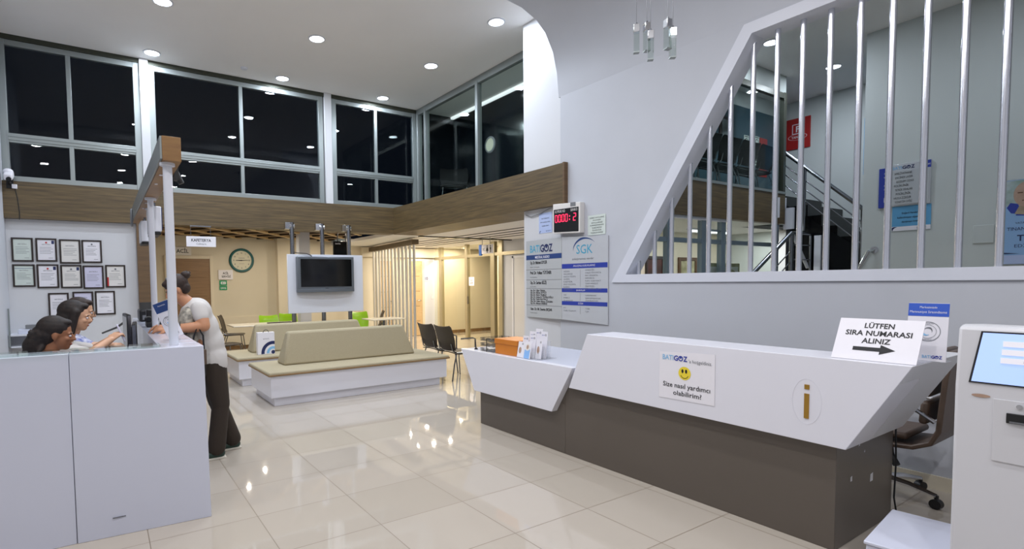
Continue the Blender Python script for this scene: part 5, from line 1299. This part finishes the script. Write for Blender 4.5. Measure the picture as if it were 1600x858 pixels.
for x, y, lb in ((-.40, 4.50, 'desk chair under the seated woman nearest the counter front'), (-.32, 5.02, 'desk chair under the seated woman with the phone'), (-.32, 5.66, 'desk chair under the seated woman in the checked shirt')):
    t = thing('desk_chair', lb, 'chair', (x, y, 0), 0, 'desk chairs behind the counter')
    part('seat', MB().box(x-.20, y-.21, .37, x+.20, y+.21, .425), 'black', t, .02)
    part('backrest', MB().box(x-.25, y-.19, .50, x-.21, y+.19, .86), 'black', t, .015)
    part('back_support', MB().tube([(x-.1, y, .37), (x-.235, y, .40), (x-.235, y, .6)], .018, 8), 'black', t)
    part('column', MB().cyl((x, y, .03), (x, y, .37), .025), 'steel', t)
    for k in range(5):
        a = 2*math.pi*k/5; part('base_leg', MB().tube([(x, y, .07), (x+.26*math.cos(a), y+.26*math.sin(a), .03)], .02, 6), 'black', t)
# ================================================================== clutter behind the counter
def monitor(label, x, y, z, rz, h=.36, w=.50):
    t = thing('monitor', label, 'monitor', (x, y, z), 0, 'monitors behind the counter')
    R = Matrix.Rotation(rz, 3, 'Z')
    part('housing', MB().obox((x, y, z+.10+h/2), (.035, w, h), R), 'black_plastic', t, .008)
    part('screen', MB().obox(Vector((x, y, z+.10+h/2)) + R @ Vector((-.0185, 0, 0)), (.002, w-.04, h-.05), R), 'screen_off', t)
    part('edge_strip', MB().obox(Vector((x, y, z+.10+h/2)) + R @ Vector((.0, -w/2-.002, 0)), (.026, .004, h-.02), R), 'steel', t)
    part('stand', MB().cyl((x+.03, y, z+.01), (x+.03, y, z+.2), .02), 'black_plastic', t)
    part('foot', MB().lathe([(.11, 0), (.11, .012), (.03, .02)], (x+.03, y, z)), 'black_plastic', t)
monitor('tall black monitor edge-on at the left of the two behind the counter', .19, 6.1, .75, .06, .42, .42)
monitor('black monitor edge-on nearer the pole behind the counter', .225, 5.42, .75, -.06, .37, .40)
t = thing('printer', 'black printer with a grey top on the counter behind the white poles', 'printer', (.42, 6.9, 1.148))
part('body', MB().box(.33, 6.7, 1.15, .53, 7.1, 1.28), 'black_plastic', t, .02)
part('paper_tray', MB().prism([(.34, 6.75, 1.28), (.52, 6.75, 1.28), (.52, 6.78, 1.36), (.34, 6.78, 1.36)], (0, .02, 0)), 'black', t)
part('front_panel', MB().box(.36, 6.695, 1.17, .5, 6.70, 1.22), 'grey_plastic', t)
t = thing('desk_phone', 'black desk telephone on the counter beside the standing woman hands', 'telephone', (.42, 5.85, 1.148))
part('base', MB().prism([(.34, 5.75, 1.149), (.50, 5.75, 1.149), (.50, 5.95, 1.149), (.34, 5.95, 1.149)], (0, 0, .05)), 'black', t, .01)
part('handset', MB().tube([(.36, 5.77, 1.22), (.37, 5.85, 1.235), (.36, 5.93, 1.22)], [.028, .018, .028], 10), 'black', t)
t = thing('card_reader', 'small black card reader on a stand behind the white pole', 'reader', (.43, 6.3, 1.148))
part('body', MB().box(.37, 6.24, 1.20, .50, 6.33, 1.30), 'black_plastic', t, .012); part('stand', MB().cyl((.435, 6.285, 1.149), (.435, 6.285, 1.21), .03), 'black', t)
t = thing('keyboard', 'black keyboard standing behind the monitors on the worktop', 'keyboard', (.16, 5.1, .75))
part('body', MB().box(.09, 4.92, .751, .22, 5.30, .77), 'black', t, .004)
for i in range(4): part('key_row', MB().box(.10+.03*i, 4.94, .769, .122+.03*i, 5.28, .775), 'black_plastic', t)
single('cable', MB().tube([(-.02, 8.0, .95), (.03, 7.6, 1.0), (.12, 7.0, 1.08), (.20, 6.5, 1.18), (.22, 6.2, 1.22), (.21, 6.05, 1.20)], .012, 8), 'black', 'thick black cable sweeping up the white wall to the black monitor', 'cable')
t = thing('file_tray', 'pale glass shelf with stacked trays low on the certificate wall corner', 'shelf', (-.9, 9.5, 1.0))
part('shelf_board', MB().box(-1.12, 9.4, .86, -.55, 9.72, .885), 'trim_white', t, .003)
part('tray', MB().box(-1.02, 9.45, .886, -.62, 9.68, .95), 'white_gloss', t, .004)
part('upright', MB().box(-1.12, 9.40, .70, -1.10, 9.42, 1.25), 'alu', t)
part('lower_board', MB().box(-1.12, 9.4, .70, -.55, 9.72, .72), 'trim_white', t)
single('card_box', MB().box(-.94, 9.47, .952, -.72, 9.62, 1.01), 'grey_plastic', 'small grey box lying on the pale wall shelf at the far left', 'box', bevel=.004)
